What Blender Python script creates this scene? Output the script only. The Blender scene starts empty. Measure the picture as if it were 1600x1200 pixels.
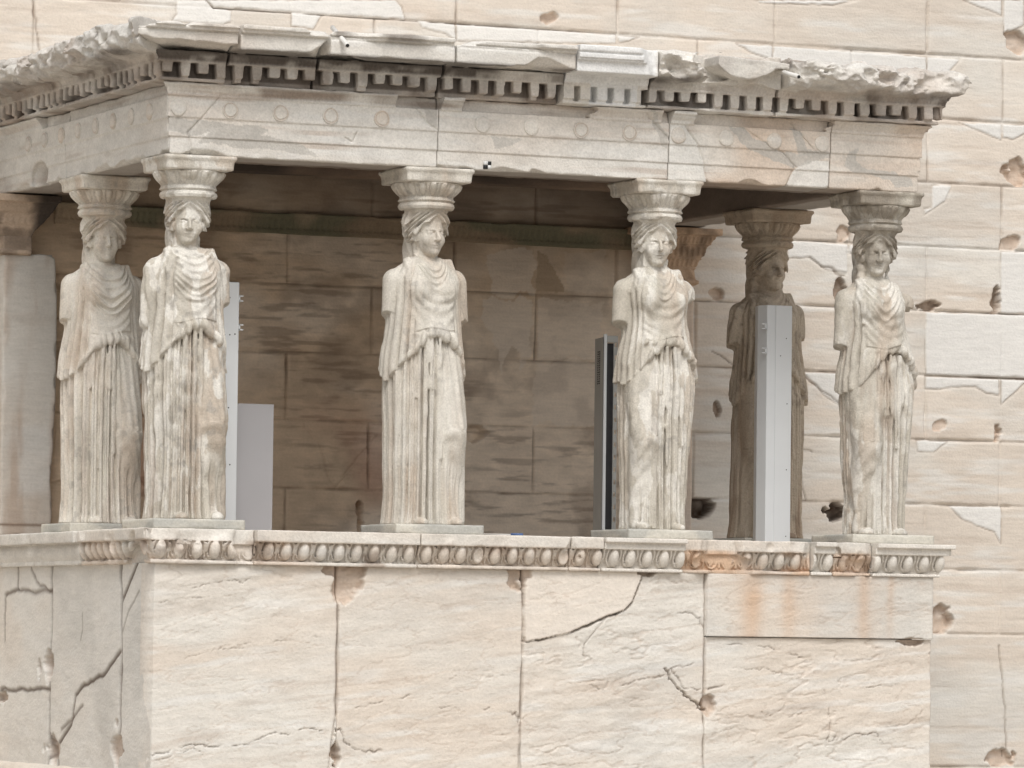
import bpy, math, random
import numpy as np
from mathutils import Matrix, Vector
f32 = np.float32
scene = bpy.context.scene

# ------------------------------------------------------------------ camera
CAM = (-11.2028, -30.9271, -0.7973); YAW, PIT, ROL, FPX = 0.410902, 0.0513687, 0.0122754, 8053.87
_F = np.array([math.sin(YAW)*math.cos(PIT), math.cos(YAW)*math.cos(PIT), math.sin(PIT)])
_R = np.array([math.cos(YAW), -math.sin(YAW), 0.0]); _U = np.cross(_R, _F)
_R2 = _R*math.cos(ROL)+_U*math.sin(ROL); _U2 = -_R*math.sin(ROL)+_U*math.cos(ROL)
_C = np.array(CAM)
cam_d = bpy.data.cameras.new("camera"); cam = bpy.data.objects.new("camera", cam_d)
scene.collection.objects.link(cam)
cam_d.sensor_width = 36.0; cam_d.lens = FPX/1600*36.0; cam_d.clip_start = 0.5; cam_d.clip_end = 3000
m = Matrix.Identity(4)
for i in range(3):
    m[i][0] = _R2[i]; m[i][1] = _U2[i]; m[i][2] = -_F[i]; m[i][3] = CAM[i]
cam.matrix_world = m
scene.camera = cam

def onY(px, py, Y):            # the point of the plane y = Y seen at a photo pixel (x, z)
    d = _F+_R2*(px-800)/FPX-_U2*(py-600)/FPX
    p = _C+d*(Y-_C[1])/d[1]
    return p[0], p[2]
def onX(px, py, X):            # same on the plane x = X (y, z)
    d = _F+_R2*(px-800)/FPX-_U2*(py-600)/FPX
    p = _C+d*(X-_C[0])/d[0]
    return p[1], p[2]

# ------------------------------------------------------------------ sky, sun, exposure
SUN_EL, SUN_AZ = math.radians(52), math.radians(200)     # azimuth from +Y, clockwise
w = bpy.data.worlds.new("World"); scene.world = w; w.use_nodes = True
nt = w.node_tree; nt.nodes.clear()
sky = nt.nodes.new('ShaderNodeTexSky'); sky.sky_type = 'NISHITA'; sky.sun_disc = False
sky.sun_elevation = SUN_EL; sky.sun_rotation = SUN_AZ; sky.dust_density = 4.0; sky.air_density = 1.0
hs = nt.nodes.new('ShaderNodeHueSaturation'); hs.inputs['Saturation'].default_value = 0.12
bg = nt.nodes.new('ShaderNodeBackground'); bg.inputs['Strength'].default_value = 0.14
wo = nt.nodes.new('ShaderNodeOutputWorld')
nt.links.new(sky.outputs[0], hs.inputs['Color']); nt.links.new(hs.outputs[0], bg.inputs['Color']); nt.links.new(bg.outputs[0], wo.inputs[0])
sd = bpy.data.lights.new("sun", 'SUN'); sd.energy = 1.1; sd.angle = math.radians(24); sd.color = (1.0, 0.965, 0.92)
so = bpy.data.objects.new("sun", sd); scene.collection.objects.link(so)
dv = Vector((math.sin(SUN_AZ)*math.cos(SUN_EL), math.cos(SUN_AZ)*math.cos(SUN_EL), math.sin(SUN_EL)))
so.rotation_euler = dv.to_track_quat('Z', 'Y').to_euler()
scene.view_settings.view_transform = 'Standard'; scene.view_settings.look = 'None'
scene.view_settings.gamma = 1.0; scene.view_settings.exposure = 0.12
scene.render.engine = 'CYCLES'
scene.cycles.max_bounces = 6; scene.cycles.diffuse_bounces = 4

# ------------------------------------------------------------------ noise and small maths
def _h(i, j, k, s):
    n = (i*np.uint32(374761393)+j*np.uint32(668265263)+k*np.uint32(2147483647-58)+np.uint32(s)*np.uint32(974634777))
    n = (n ^ (n >> np.uint32(13)))*np.uint32(1274126177)
    n = n ^ (n >> np.uint32(16))
    return (n & np.uint32(0xffff)).astype(f32)/f32(65535)
def vn(x, y, z, s=0):          # value noise 0..1
    x, y, z = np.broadcast_arrays(np.asarray(x, f32)+1000, np.asarray(y, f32)+1000, np.asarray(z, f32)+1000)
    xi = np.floor(x); yi = np.floor(y); zi = np.floor(z)
    fx = x-xi; fy = y-yi; fz = z-zi
    fx = fx*fx*(3-2*fx); fy = fy*fy*(3-2*fy); fz = fz*fz*(3-2*fz)
    i = xi.astype(np.uint32); j = yi.astype(np.uint32); k = zi.astype(np.uint32); o = np.uint32(1)
    def L(a, b, t): return a+(b-a)*t
    with np.errstate(over='ignore'):
        a = L(L(_h(i, j, k, s), _h(i+o, j, k, s), fx), L(_h(i, j+o, k, s), _h(i+o, j+o, k, s), fx), fy)
        b = L(L(_h(i, j, k+o, s), _h(i+o, j, k+o, s), fx), L(_h(i, j+o, k+o, s), _h(i+o, j+o, k+o, s), fx), fy)
    return L(a, b, fz)
def fbm(x, y, z, s=0, o=3):
    t = 0; a = 0.5; tot = 0; q = 1.0
    for n in range(o):
        t = t+a*vn(x*q, y*q, z*q, s+n*7); tot += a; a *= .5; q *= 2.03
    return t/tot
def ss(a, b, x):
    t = np.clip((x-a)/(b-a), 0, 1); return t*t*(3-2*t)
def lerp(a, b, t):
    t = np.asarray(t)[..., None]; return a*(1-t)+np.asarray(b, f32)*t
def seg_dist(u, v, pts):
    d = np.full(np.broadcast(u, v).shape, 9.0, f32)
    for (x0, y0), (x1, y1) in zip(pts[:-1], pts[1:]):
        dx, dy = x1-x0, y1-y0; L2 = dx*dx+dy*dy+1e-9
        t = np.clip(((u-x0)*dx+(v-y0)*dy)/L2, 0, 1)
        d = np.minimum(d, np.hypot(u-x0-t*dx, v-y0-t*dy))
    return d
def in_poly(u, v, pts):
    c = np.zeros(np.broadcast(u, v).shape, bool)
    n = len(pts)
    for i in range(n):
        (x0, y0), (x1, y1) = pts[i], pts[(i+1) % n]
        if abs(y1-y0) < 1e-9: continue
        c ^= ((y0 > v) != (y1 > v)) & (u < (x1-x0)*(v-y0)/(y1-y0)+x0)
    return c

# ------------------------------------------------------------------ object helpers
def empty(name, loc=(0, 0, 0), label=None, cat=None, group=None):
    o = bpy.data.objects.new(name, None); scene.collection.objects.link(o); o.location = loc
    o.empty_display_size = .2
    tag(o, label, cat, group); return o
def tag(o, label=None, cat=None, group=None, kind=None):
    if label: o['label'] = label
    if cat: o['category'] = cat
    if group: o['group'] = group
    if kind: o['kind'] = kind
    return o
def origin(o):              # world position of a thing or part (no rotations are used on parents)
    p = np.zeros(3)
    while o: p = p+np.array(o.location); o = o.parent
    return p
def mesh_obj(name, V, Fq, mat, parent=None, rgb=None, smooth=True, label=None, local=False):
    V = np.asarray(V, f32)
    if parent and not local: V = (V-origin(parent)).astype(f32)
    me = bpy.data.meshes.new(name)
    if isinstance(Fq, np.ndarray):
        k = Fq.shape[1]; nf = len(Fq)
        me.vertices.add(len(V)); me.vertices.foreach_set('co', V.ravel())
        me.loops.add(nf*k); me.loops.foreach_set('vertex_index', Fq.astype(np.int32).ravel())
        me.polygons.add(nf); me.polygons.foreach_set('loop_start', np.arange(0, nf*k, k, dtype=np.int32))
        me.update(calc_edges=True)
    else:
        me.from_pydata(V.tolist(), [], Fq)
    me.polygons.foreach_set('use_smooth', np.full(len(me.polygons), smooth))
    if rgb is not None:
        a = me.color_attributes.new('tint', 'FLOAT_COLOR', 'POINT')
        c = np.ones((len(V), 4), f32); c[:, :3] = np.clip(rgb, 0, 1); a.data.foreach_set('color', c.ravel())
    me.validate()
    if mat: me.materials.append(mat)
    o = bpy.data.objects.new(name, me); scene.collection.objects.link(o)
    if parent: 
        o.parent = parent
    if label: o['label'] = label
    return o
def surface_nets(f, org, h):
    s = f < 0
    nx, ny, nz = f.shape
    cnt = np.zeros((nx-1, ny-1, nz-1), np.int8)
    for a in (0, 1):
        for b in (0, 1):
            for c in (0, 1):
                cnt += s[a:nx-1+a, b:ny-1+b, c:nz-1+c]
    act = (cnt > 0) & (cnt < 8)
    I, J, K = np.nonzero(act)
    idx = np.full(act.shape, -1, np.int32); idx[I, J, K] = np.arange(len(I))
    acc = np.zeros((len(I), 3), f32); n = np.zeros(len(I), f32)
    cor = [(a, b, c) for a in (0, 1) for b in (0, 1) for c in (0, 1)]
    val = {c: f[I+c[0], J+c[1], K+c[2]] for c in cor}
    for c0 in cor:
        for ax in range(3):
            if c0[ax]: continue
            c1 = list(c0); c1[ax] = 1; c1 = tuple(c1)
            a, b = val[c0], val[c1]
            mk = (a < 0) != (b < 0)
            t = np.where(mk, a/np.where(mk, a-b, 1), 0)
            for d in range(3):
                acc[:, d] += np.where(mk, c0[d]+(t if d == ax else 0), 0)
            n += mk
    V = np.stack([I, J, K], 1)+acc/n[:, None]
    V = V*h+np.asarray(org, f32)
    Q = []
    for ax in range(3):
        sl0 = [slice(None)]*3; sl1 = [slice(None)]*3; sl0[ax] = slice(0, -1); sl1[ax] = slice(1, None)
        ch = s[tuple(sl0)] != s[tuple(sl1)]
        b, c = (ax+1) % 3, (ax+2) % 3
        P = np.stack(np.nonzero(ch), 1)
        ok = (P[:, b] > 0) & (P[:, c] > 0) & (P[:, b] < f.shape[b]-1) & (P[:, c] < f.shape[c]-1)
        P = P[ok]
        ins = s[P[:, 0], P[:, 1], P[:, 2]]
        def cell(db, dc):
            q = P.copy(); q[:, b] -= db; q[:, c] -= dc; return idx[q[:, 0], q[:, 1], q[:, 2]]
        q = np.stack([cell(1, 1), cell(0, 1), cell(0, 0), cell(1, 0)], 1)
        q[~ins] = q[~ins][:, ::-1]
        Q.append(q)
    Q = np.concatenate(Q); Q = Q[(Q >= 0).all(1)]
    return V.astype(f32), Q
def sdf_mesh(fn, lo, hi, h, pad=0):
    ax = [np.arange(lo[i], hi[i]+h, h, dtype=f32) for i in range(3)]
    X = ax[0][:, None, None]; Y = ax[1][None, :, None]; Z = ax[2][None, None, :]
    F = np.broadcast_to(fn(X, Y, Z), (len(ax[0]), len(ax[1]), len(ax[2]))).astype(f32).copy()
    F[0] = F[-1] = 1; F[:, 0] = F[:, -1] = 1; F[:, :, 0] = F[:, :, -1] = 1
    return surface_nets(F, (ax[0][0], ax[1][0], ax[2][0]), h)
def box_sdf(x, y, z, c, hf):
    return np.maximum(np.maximum(abs(x-c[0])-hf[0], abs(y-c[1])-hf[1]), abs(z-c[2])-hf[2])
def smin(a, b, k):
    h = np.clip(.5+.5*(b-a)/k, 0, 1); return b+(a-b)*h-k*h*(1-h)
def cap(x, y, z, a, b, ra, rb):
    a = np.array(a, f32); b = np.array(b, f32); d = b-a; L2 = float(d@d)
    t = np.clip(((x-a[0])*d[0]+(y-a[1])*d[1]+(z-a[2])*d[2])/L2, 0, 1)
    return np.sqrt((x-a[0]-t*d[0])**2+(y-a[1]-t*d[1])**2+(z-a[2]-t*d[2])**2)-(ra+(rb-ra)*t)
def ell(x, y, z, c, r):
    k = np.sqrt(((x-c[0])/r[0])**2+((y-c[1])/r[1])**2+((z-c[2])/r[2])**2)
    return (k-1)*min(r)
def rough_box(lo, hi, res=.02, rad=.006, amp=.003, seed=0, freq=9.0, hit=None):
    lo = np.array(lo, float); hi = np.array(hi, float); c = (lo+hi)/2; hf = (hi-lo)/2
    n = [max(2, int(math.ceil((hi[i]-lo[i])/res))) for i in range(3)]
    key = {}; P = []; Q = []
    g = [np.linspace(-1, 1, n[i]+1) for i in range(3)]
    off = 0
    for ax in range(3):
        b, cc = (ax+1) % 3, (ax+2) % 3
        for sgn in (-1, 1):
            B, Cc = np.meshgrid(g[b], g[cc], indexing='ij')
            q = np.zeros(B.shape+(3,)); q[..., ax] = sgn; q[..., b] = B; q[..., cc] = Cc
            P.append(q.reshape(-1, 3))
            I = np.arange(B.size).reshape(B.shape)+off
            f = np.stack([I[:-1, :-1], I[1:, :-1], I[1:, 1:], I[:-1, 1:]], -1).reshape(-1, 4)
            if sgn < 0: f = f[:, ::-1]
            Q.append(f); off += B.size
    P = np.concatenate(P); Q = np.concatenate(Q)
    kq = np.round(P*1e5).astype(np.int64)
    _, first, inv = np.unique(kq, axis=0, return_index=True, return_inverse=True)
    P = P[first]*hf; Q = inv.reshape(-1)[Q]
    q = np.clip(P, -hf+rad, hf-rad); d = P-q; L = np.linalg.norm(d, axis=1, keepdims=True); L[L == 0] = 1
    nrm = d/L; P = q+nrm*rad+c
    a = (fbm(P[:, 0]*freq, P[:, 1]*freq, P[:, 2]*freq, seed, 3)-.5)*2*amp
    e = np.sum(np.abs(nrm) > .3, axis=1) > 1
    ch = np.where(e, -ss(.55, .8, vn(P[:, 0]*12, P[:, 1]*12, P[:, 2]*12, seed+3))*amp*3, 0)
    P = P+nrm*(a+ch)[:, None]
    if hit is not None: P = hit(P)
    return P.astype(f32), Q
def join(parts):
    V = []; Q = []; o = 0
    for v, q in parts:
        V.append(v); Q.append(q+o); o += len(v)
    return np.concatenate(V), np.concatenate(Q)
def grid_mesh(u, v, fn, H, depth):       # closed height-field slab; fn(u, v, h) -> xyz
    U, W = np.meshgrid(u, v, indexing='ij')
    P = fn(U, W, H); nu, nv = U.shape
    I = np.arange(nu*nv).reshape(nu, nv)
    Q = np.stack([I[:-1, :-1], I[1:, :-1], I[1:, 1:], I[:-1, 1:]], -1).reshape(-1, 4)
    ring = np.concatenate([I[:-1, 0], I[-1, :-1], I[:0:-1, -1], I[0, :0:-1]])
    P = P.reshape(-1, 3)
    Uf, Wf = U.reshape(-1), W.reshape(-1)
    B = fn(Uf[ring], Wf[ring], np.full(len(ring), -depth))
    o = len(P); k = len(ring); r2 = np.arange(k)+o
    S = np.stack([ring, r2, np.roll(r2, -1), np.roll(ring, -1)], 1)
    cB = B.mean(0)[None]; ci = o+k
    T = np.stack([r2, np.full(k, ci), np.full(k, ci), np.roll(r2, -1)], 1)
    P = np.concatenate([P, B, cB])
    back = [[int(a), ci, int(b)] for a, b in zip(r2, np.roll(r2, -1))]
    return P.astype(f32), np.concatenate([Q, S]), back, o

# ------------------------------------------------------------------ materials
def marble_mat(name, bump=.35, fine=60, rough=.85, vary=.14, streak=(1, 1, 5), spot=.5):
    mt = bpy.data.materials.new(name); mt.use_nodes = True; n = mt.node_tree; N = n.nodes; L = n.links
    b = N['Principled BSDF']; b.inputs['Roughness'].default_value = rough
    b.inputs['Specular IOR Level'].default_value = .25
    at = N.new('ShaderNodeAttribute'); at.attribute_name = 'tint'
    tc = N.new('ShaderNodeTexCoord')
    mp = N.new('ShaderNodeMapping'); mp.inputs['Scale'].default_value = streak; L.new(tc.outputs['Object'], mp.inputs[0])
    n1 = N.new('ShaderNodeTexNoise'); n1.inputs['Scale'].default_value = 6; n1.inputs['Detail'].default_value = 8; n1.inputs['Roughness'].default_value = .65
    L.new(mp.outputs[0], n1.inputs['Vector'])
    n2 = N.new('ShaderNodeTexNoise'); n2.inputs['Scale'].default_value = fine; n2.inputs['Detail'].default_value = 5
    L.new(tc.outputs['Object'], n2.inputs['Vector'])
    r1 = N.new('ShaderNodeMapRange'); r1.inputs[1].default_value = .3; r1.inputs[2].default_value = .7; r1.inputs[3].default_value = 1-vary; r1.inputs[4].default_value = 1+vary*.6
    L.new(n1.outputs[0], r1.inputs[0])
    r2 = N.new('ShaderNodeMapRange'); r2.inputs[1].default_value = .3; r2.inputs[2].default_value = .7; r2.inputs[3].default_value = 1-vary*spot; r2.inputs[4].default_value = 1+vary*spot*.7
    L.new(n2.outputs[0], r2.inputs[0])
    mu = N.new('ShaderNodeMath'); mu.operation = 'MULTIPLY'; L.new(r1.outputs[0], mu.inputs[0]); L.new(r2.outputs[0], mu.inputs[1])
    vm = N.new('ShaderNodeVectorMath'); vm.operation = 'SCALE'; L.new(at.outputs['Color'], vm.inputs[0]); L.new(mu.outputs[0], vm.inputs['Scale'])
    L.new(vm.outputs[0], b.inputs['Base Color'])
    bp = N.new('ShaderNodeBump'); bp.inputs['Strength'].default_value = bump; bp.inputs['Distance'].default_value = .01
    ad = N.new('ShaderNodeMath'); ad.operation = 'ADD'; L.new(n1.outputs[0], ad.inputs[0]); L.new(n2.outputs[0], ad.inputs[1])
    L.new(ad.outputs[0], bp.inputs['Height']); L.new(bp.outputs[0], b.inputs['Normal'])
    return mt
def plain_mat(name, col, rough=.5, metal=0, vary=.05, scale=8):
    mt = bpy.data.materials.new(name); mt.use_nodes = True; N = mt.node_tree.nodes; L = mt.node_tree.links
    b = N['Principled BSDF']; b.inputs['Roughness'].default_value = rough; b.inputs['Metallic'].default_value = metal
    tc = N.new('ShaderNodeTexCoord'); n1 = N.new('ShaderNodeTexNoise'); n1.inputs['Scale'].default_value = scale; n1.inputs['Detail'].default_value = 6
    L.new(tc.outputs['Object'], n1.inputs['Vector'])
    r = N.new('ShaderNodeMapRange'); r.inputs[1].default_value = .3; r.inputs[2].default_value = .7; r.inputs[3].default_value = 1-vary; r.inputs[4].default_value = 1+vary
    L.new(n1.outputs[0], r.inputs[0])
    vm = N.new('ShaderNodeVectorMath'); vm.operation = 'SCALE'; vm.inputs[0].default_value = col; L.new(r.outputs[0], vm.inputs['Scale'])
    L.new(vm.outputs[0], b.inputs['Base Color']); return mt
M_WALL = marble_mat('wall_marble', .3, 55, .85, .10, (1, 1, 6), .5)
M_SLAB = marble_mat('slab_marble', .45, 50, .85, .10, (1, 1, 4), .5)
M_CARVE = marble_mat('carved_marble', .4, 70, .85, .14, (1, 1, 2), .8)
M_STAT = marble_mat('statue_marble', .45, 85, .85, .15, (2.2, 2.2, .7), .9)
M_WHITE = plain_mat('white_painted_metal', (.72, .74, .75), .45, 0, .03, 3)
M_GREYP = plain_mat('grey_plastic_board', (.46, .45, .46), .6, 0, .04, 2)
M_GALV = plain_mat('galvanised_steel', (.40, .40, .38), .5, .2, .08, 5)
M_DARK = plain_mat('dark_grey_metal', (.035, .035, .038), .5, 0, .1)
M_BLACK = plain_mat('black_paint', (.012, .012, .012), .6)
M_PAPER = plain_mat('white_paint', (.7, .7, .68), .7)
M_PIPE = plain_mat('white_plastic', (.72, .70, .66), .5)
M_BLUE = plain_mat('blue_plastic', (.08, .14, .30), .5)

WARM = np.array([.672, .598, .518], f32); CREAM = np.array([.698, .66, .60], f32); FRESH = np.array([.75, .735, .70], f32)
BROWN = np.array([.38, .28, .21], f32); DEEP = np.array([.20, .14, .10], f32); SOOT_DARK = np.array([.075, .06, .05], f32)
GREY = np.array([.56, .545, .51], f32); ORANGE = np.array([.60, .40, .26], f32)
def base_rgb(x, y, z, seed=0, warm=.5, strata=7.0):
    a = fbm(x*.9, y*.9, z*strata*.4, seed, 3); b = fbm(x*2.2, y*2.2, z*strata*2.2, seed+11, 3); g = fbm(x*1.3, y*1.3, z*1.6, seed+21, 3)
    c = lerp(np.broadcast_to(CREAM, a.shape+(3,)), WARM, ss(.35, .65, a+(warm-.5)))
    c = lerp(c, FRESH, .55*ss(.52, .75, b)); c = lerp(c, GREY, .35*ss(.55, .75, g))
    c = lerp(c, BROWN, .20*ss(.60, .82, fbm(x*1.6, y*1.6, z*9, seed+33, 4)))
    return c

# ------------------------------------------------------------------ dimensions of the place
S = 1.6473; X3 = 3*S; DB = 1.636            # spacing of the maidens along and behind the front
YW = 3.32                                   # face of the temple wall
NP = .295                                   # podium face, measured outwards from the maidens' axes
GZ = -2.62

def ground_rgb(x, y, z):
    c = lerp(np.broadcast_to(np.array([.50, .45, .39], f32), x.shape+(3,)), np.array([.36, .33, .28], f32), ss(.4, .7, fbm(x*.5, y*.5, z, 5, 4)))
    return c
gx = np.concatenate([np.linspace(-1500, -40, 12)[:-1], np.linspace(-40, 40, 161), np.linspace(40, 1500, 12)[1:]])
GX, GY = np.meshgrid(gx, gx, indexing='ij')
GH = GZ+.06*(fbm(GX*.6, GY*.6, 0*GX, 3, 4)-.5)
P = np.stack([GX, GY, GH], -1).reshape(-1, 3)
I = np.arange(GX.size).reshape(GX.shape)
tag(mesh_obj('ground', P, np.stack([I[:-1, :-1], I[1:, :-1], I[1:, 1:], I[:-1, 1:]], -1).reshape(-1, 4), marble_mat('rocky_ground', .6, 12, .95, .2, (1, 1, 1)), rgb=ground_rgb(P[:, 0], P[:, 1], P[:, 2])), 'pale rocky ground round the temple', kind='structure')

# ------------------------------------------------------------------ temple wall
wall = empty('temple_wall', (2, YW, GZ), 'tall wall of weathered pink and white marble blocks behind the porch', 'wall')
u = np.concatenate([np.arange(-6, -1.2, .08), np.arange(-1.2, 8.7, .0095), np.arange(8.7, 13, .08)])
v = np.concatenate([np.arange(GZ-.1, -1.75, .05), np.arange(-1.75, 4.35, .0095), np.arange(4.35, 5.6, .05)])
U, V = np.meshgrid(u.astype(f32), v.astype(f32), indexing='ij')
ZR = [-2.62, -1.64, -.643, -.16, .326, .812, 1.298, 1.784, 2.27, 2.756, 3.24, 3.725, 4.21, 4.7, 5.19, 5.7]
row = np.searchsorted(ZR, V)-1
even = [1, 0, 1, 0, 1, 0, 1, 0, 1, 0, 1, 0, 1, 0, 1, 0, 1]     # rows whose joints fall on the even marks
odd_off = np.array([0. if e else .6435 for e in even], f32)[np.clip(row, 0, 16)]
q = (U-.035-odd_off)/1.287
q0 = q+.012*(vn(q*0, row*3.1, 0*q, 9)-.5)
dj = np.abs(q0-np.round(q0))*1.287
zr = np.array(ZR, f32); dz = np.minimum(np.abs(V-zr[np.clip(row, 0, 15)]), np.abs(V-zr[np.clip(row+1, 0, 15)]))
blk = np.floor(q0)*7.7+row*3.3
wob = (fbm(U*9, V*9, 0*U, 17, 3)-.5)
djw = dj+wob*.012; dzw = dz+wob*.010
dd = np.minimum(djw, dzw)
H = .006*(fbm(U*2, V*5, 0*U, 4, 4)-.5)+.004*(vn(blk, blk*.7, 0*U, 8)-.5)
wear = ss(.5, .72, fbm(U*3.1, V*3.1, 0*U, 31, 3))
H -= .014*np.exp(-(np.maximum(dd, 0)/.007)**2)+wear*.016*np.exp(-(np.maximum(dd, 0)/.014)**2)
rgb = base_rgb(U, 0*U, V, 2, .55)
rgb = rgb*(1+.10*(vn(blk, blk*.31, 0*U, 12)[..., None]-.5))
rgb = lerp(rgb, DEEP, .55*np.exp(-(np.maximum(dd, 0)/.006)**2)*ss(.38, .6, fbm(U*2.5, V*2.5, 0*U, 3, 2)))
# streaks along the bedding
st = fbm(U*1.6, 0*U, V*26, 41, 4)
rgb = lerp(rgb, BROWN, .20*ss(.56, .78, st)*ss(.42, .65, fbm(U*1.1, V*1.6, 0*U, 43, 2)))
H -= .002*ss(.60, .72, st)
WP = lambda pts: [onY(a, b, YW) for a, b in pts]
NEW = [[(322, 0), (334, 12), (520, 25), (634, 31), (628, 10), (618, 0)], [(276, 0), (322, 0), (334, 12), (363, 16), (362, 33), (350, 38), (268, 34), (276, 22)], [(455, 19), (504, 23), (490, 46), (455, 42)],
  [(651, 32), (712, 37), (712, 63), (695, 52), (660, 44)], [(713, 37), (963, 54), (963, 69), (713, 64)], [(964, 55), (999, 58), (968, 68)],
  [(1505, 0), (1565, 25), (1565, 0)], [(1568, 0), (1568, 53), (1600, 40), (1600, 0)], [(1150, 68), (1208, 71), (1208, 95), (1173, 82)],
  [(1208, 71), (1448, 88), (1448, 120), (1208, 110)], [(1448, 88), (1502, 92), (1480, 116), (1448, 120)], [(1498, 191), (1565, 194), (1565, 219), (1547, 213)],
  [(1567, 194), (1602, 196), (1602, 208), (1582, 219), (1567, 215)], [(1457, 289), (1488, 289), (1477, 315), (1444, 336), (1444, 327), (1456, 325)],
  [(1231, 375), (1325, 381), (1325, 427), (1292, 422), (1264, 403), (1231, 404)], [(1327, 382), (1355, 383), (1344, 392), (1327, 396)],
  [(1563, 392), (1610, 394), (1610, 492), (1563, 490)], [(1446, 487), (1610, 492), (1610, 592), (1446, 586)], [(1253, 581), (1328, 583), (1328, 604), (1325, 641), (1292, 621)],
  [(1446, 588), (1561, 592), (1561, 618), (1540, 614), (1523, 604), (1481, 606), (1467, 609), (1446, 607)], [(1564, 592), (1610, 594), (1600, 600), (1564, 632)],
  [(1432, 687), (1481, 690), (1458, 707), (1434, 706)], [(1481, 790), (1565, 791), (1564, 850), (1554, 832), (1505, 813)], [(1180, 0), (1190, 5), (1300, 8), (1342, 0)]]
Uw = U+.012*(fbm(U*16, V*16, 0*U, 51, 2)-.5); Vw = V+.012*(fbm(U*16, V*16, 0*U, 53, 2)-.5)
new = np.zeros(U.shape, f32)
for pl in NEW:
    pts = WP(pl); xs = [p[0] for p in pts]; zs = [p[1] for p in pts]
    sel = (U > min(xs)-.1) & (U < max(xs)+.1) & (V > min(zs)-.1) & (V < max(zs)+.1)
    dpl = seg_dist(Uw[sel], Vw[sel], pts+pts[:1]); sg = np.where(in_poly(Uw[sel], Vw[sel], pts), dpl, -dpl)
    H[sel] -= .008*np.exp(-(dpl/.007)**2)
    rgb[sel] = lerp(rgb[sel], DEEP, .45*np.exp(-(dpl/.005)**2)*ss(.3, .6, fbm(U[sel]*6, V[sel]*6, 0*dpl, 5, 2)))
    new[sel] = np.maximum(new[sel], ss(.001, .010, sg))
NEWC = np.array([.735, .715, .68], f32)
rgb = rgb*(1-new[..., None])+new[..., None]*(NEWC*(1+.06*(fbm(U*2, V*3, 0*U, 61, 3)[..., None]-.5)))
H = H*(1-.6*new)+.002*new
CH = [(835, 38, 20, 5, .07, 2), (858, 26, 16, 13, .05, 1), (1095, 60, 14, 4, .04, 1), (1333, 73, 13, 6, .05, 1), (1588, 90, 26, 6, .09, 2), (1592, 70, 20, 22, .06, 1),
  (1478, 283, 18, 8, .09, 2), (1590, 272, 26, 24, .06, 1), (1318, 363, 13, 18, .03, 1), (1575, 380, 17, 12, .04, 1), (1455, 477, 26, 10, .08, 2), (1556, 470, 9, 25, .09, 2),
  (1469, 662, 14, 10, .02, 1), (1558, 672, 12, 22, .06, 1), (1285, 577, 15, 5, .04, 1), (1078, 590, 7, 15, .06, 2), (1120, 460, 13, 12, .05, 1), (1316, 460, 12, 20, .07, 2),
  (1092, 792, 34, 19, .14, 3), (1303, 798, 20, 13, .16, 3), (1468, 968, 26, 26, .08, 1), (1579, 887, 18, 5, .06, 2), (1568, 1186, 46, 18, .05, 1), (562, 800, 9, 30, .10, 3),
  (745, 676, 20, 12, .08, 2), (1490, 384, 15, 3, .04, 1), (505, 26, 20, 5, .06, 2), (30, 95, 12, 3, .03, 1), (1530, 980, 12, 3, .04, 1), (1120, 640, 5, 14, .05, 2), (1240, 786, 10, 3, .03, 1)]
for cx, cy, rx, ry, dp, k in CH:
    a, b = onY(cx, cy, YW); ru, rv = rx/206., ry/222.
    sel = (abs(U-a) < ru*2.2) & (abs(V-b) < rv*2.2)
    us, vs = U[sel], V[sel]
    n1 = fbm(us*7+cx, vs*7, 0*us, 71, 3)-.5; n2 = fbm(us*22, vs*22, 0*us, 72, 3)-.5
    qq = (np.abs(us-a)/ru)**1.5+(np.abs(vs-b)/rv)**1.5+.55*((us-a)/ru)*((vs-b)/rv)*math.sin(cx)+2.6*n1+.9*n2
    t = ss(1.05, .75, qq)
    zl = zr[np.argmin(np.abs(zr-(b-rv)))]
    if abs(zl-(b-rv)) < .09: t = t*ss(zl-.004, zl+.004, vs)
    zl = zr[np.argmin(np.abs(zr-(b+rv)))]
    if abs(zl-(b+rv)) < .07: t = t*ss(zl+.004, zl-.004, vs)
    H[sel] -= dp*t*(1+.6*(fbm(us*14, vs*14, 0*us, 73, 2)-.5))
    rgb[sel] = lerp(rgb[sel], [None, BROWN*1.55, BROWN*.9, DEEP*.6][k], ss(0, .6, t)*[0, .55, .75, .85][k]*(.6+.8*fbm(us*18, vs*18, 0*us, 75, 3)))
for ln in [[(1253, 581), (1270, 600), (1325, 641), (1327, 680), (1335, 683)], [(1240, 705), (1258, 783)], [(1116, 545), (1130, 560), (1150, 572)], [(478, 660), (500, 700), (522, 765), (540, 745)], [(1185, 690), (1240, 697), (1270, 705)],
           [(590, 680), (560, 715), (535, 745)], [(1560, 1010), (1566, 1060), (1572, 1180)], [(50, 0), (60, 60), (75, 120)], [(1264, 403), (1320, 430)]]:
    pts = WP(ln); xs = [p[0] for p in pts]; zs = [p[1] for p in pts]
    sel = (U > min(xs)-.1) & (U < max(xs)+.1) & (V > min(zs)-.1) & (V < max(zs)+.1)
    e = np.exp(-(seg_dist(U[sel]+wob[sel]*.05, V[sel]+wob[sel]*.05, pts)/.006)**2)
    H[sel] -= .012*e; rgb[sel] = lerp(rgb[sel], DEEP, .6*e)
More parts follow.
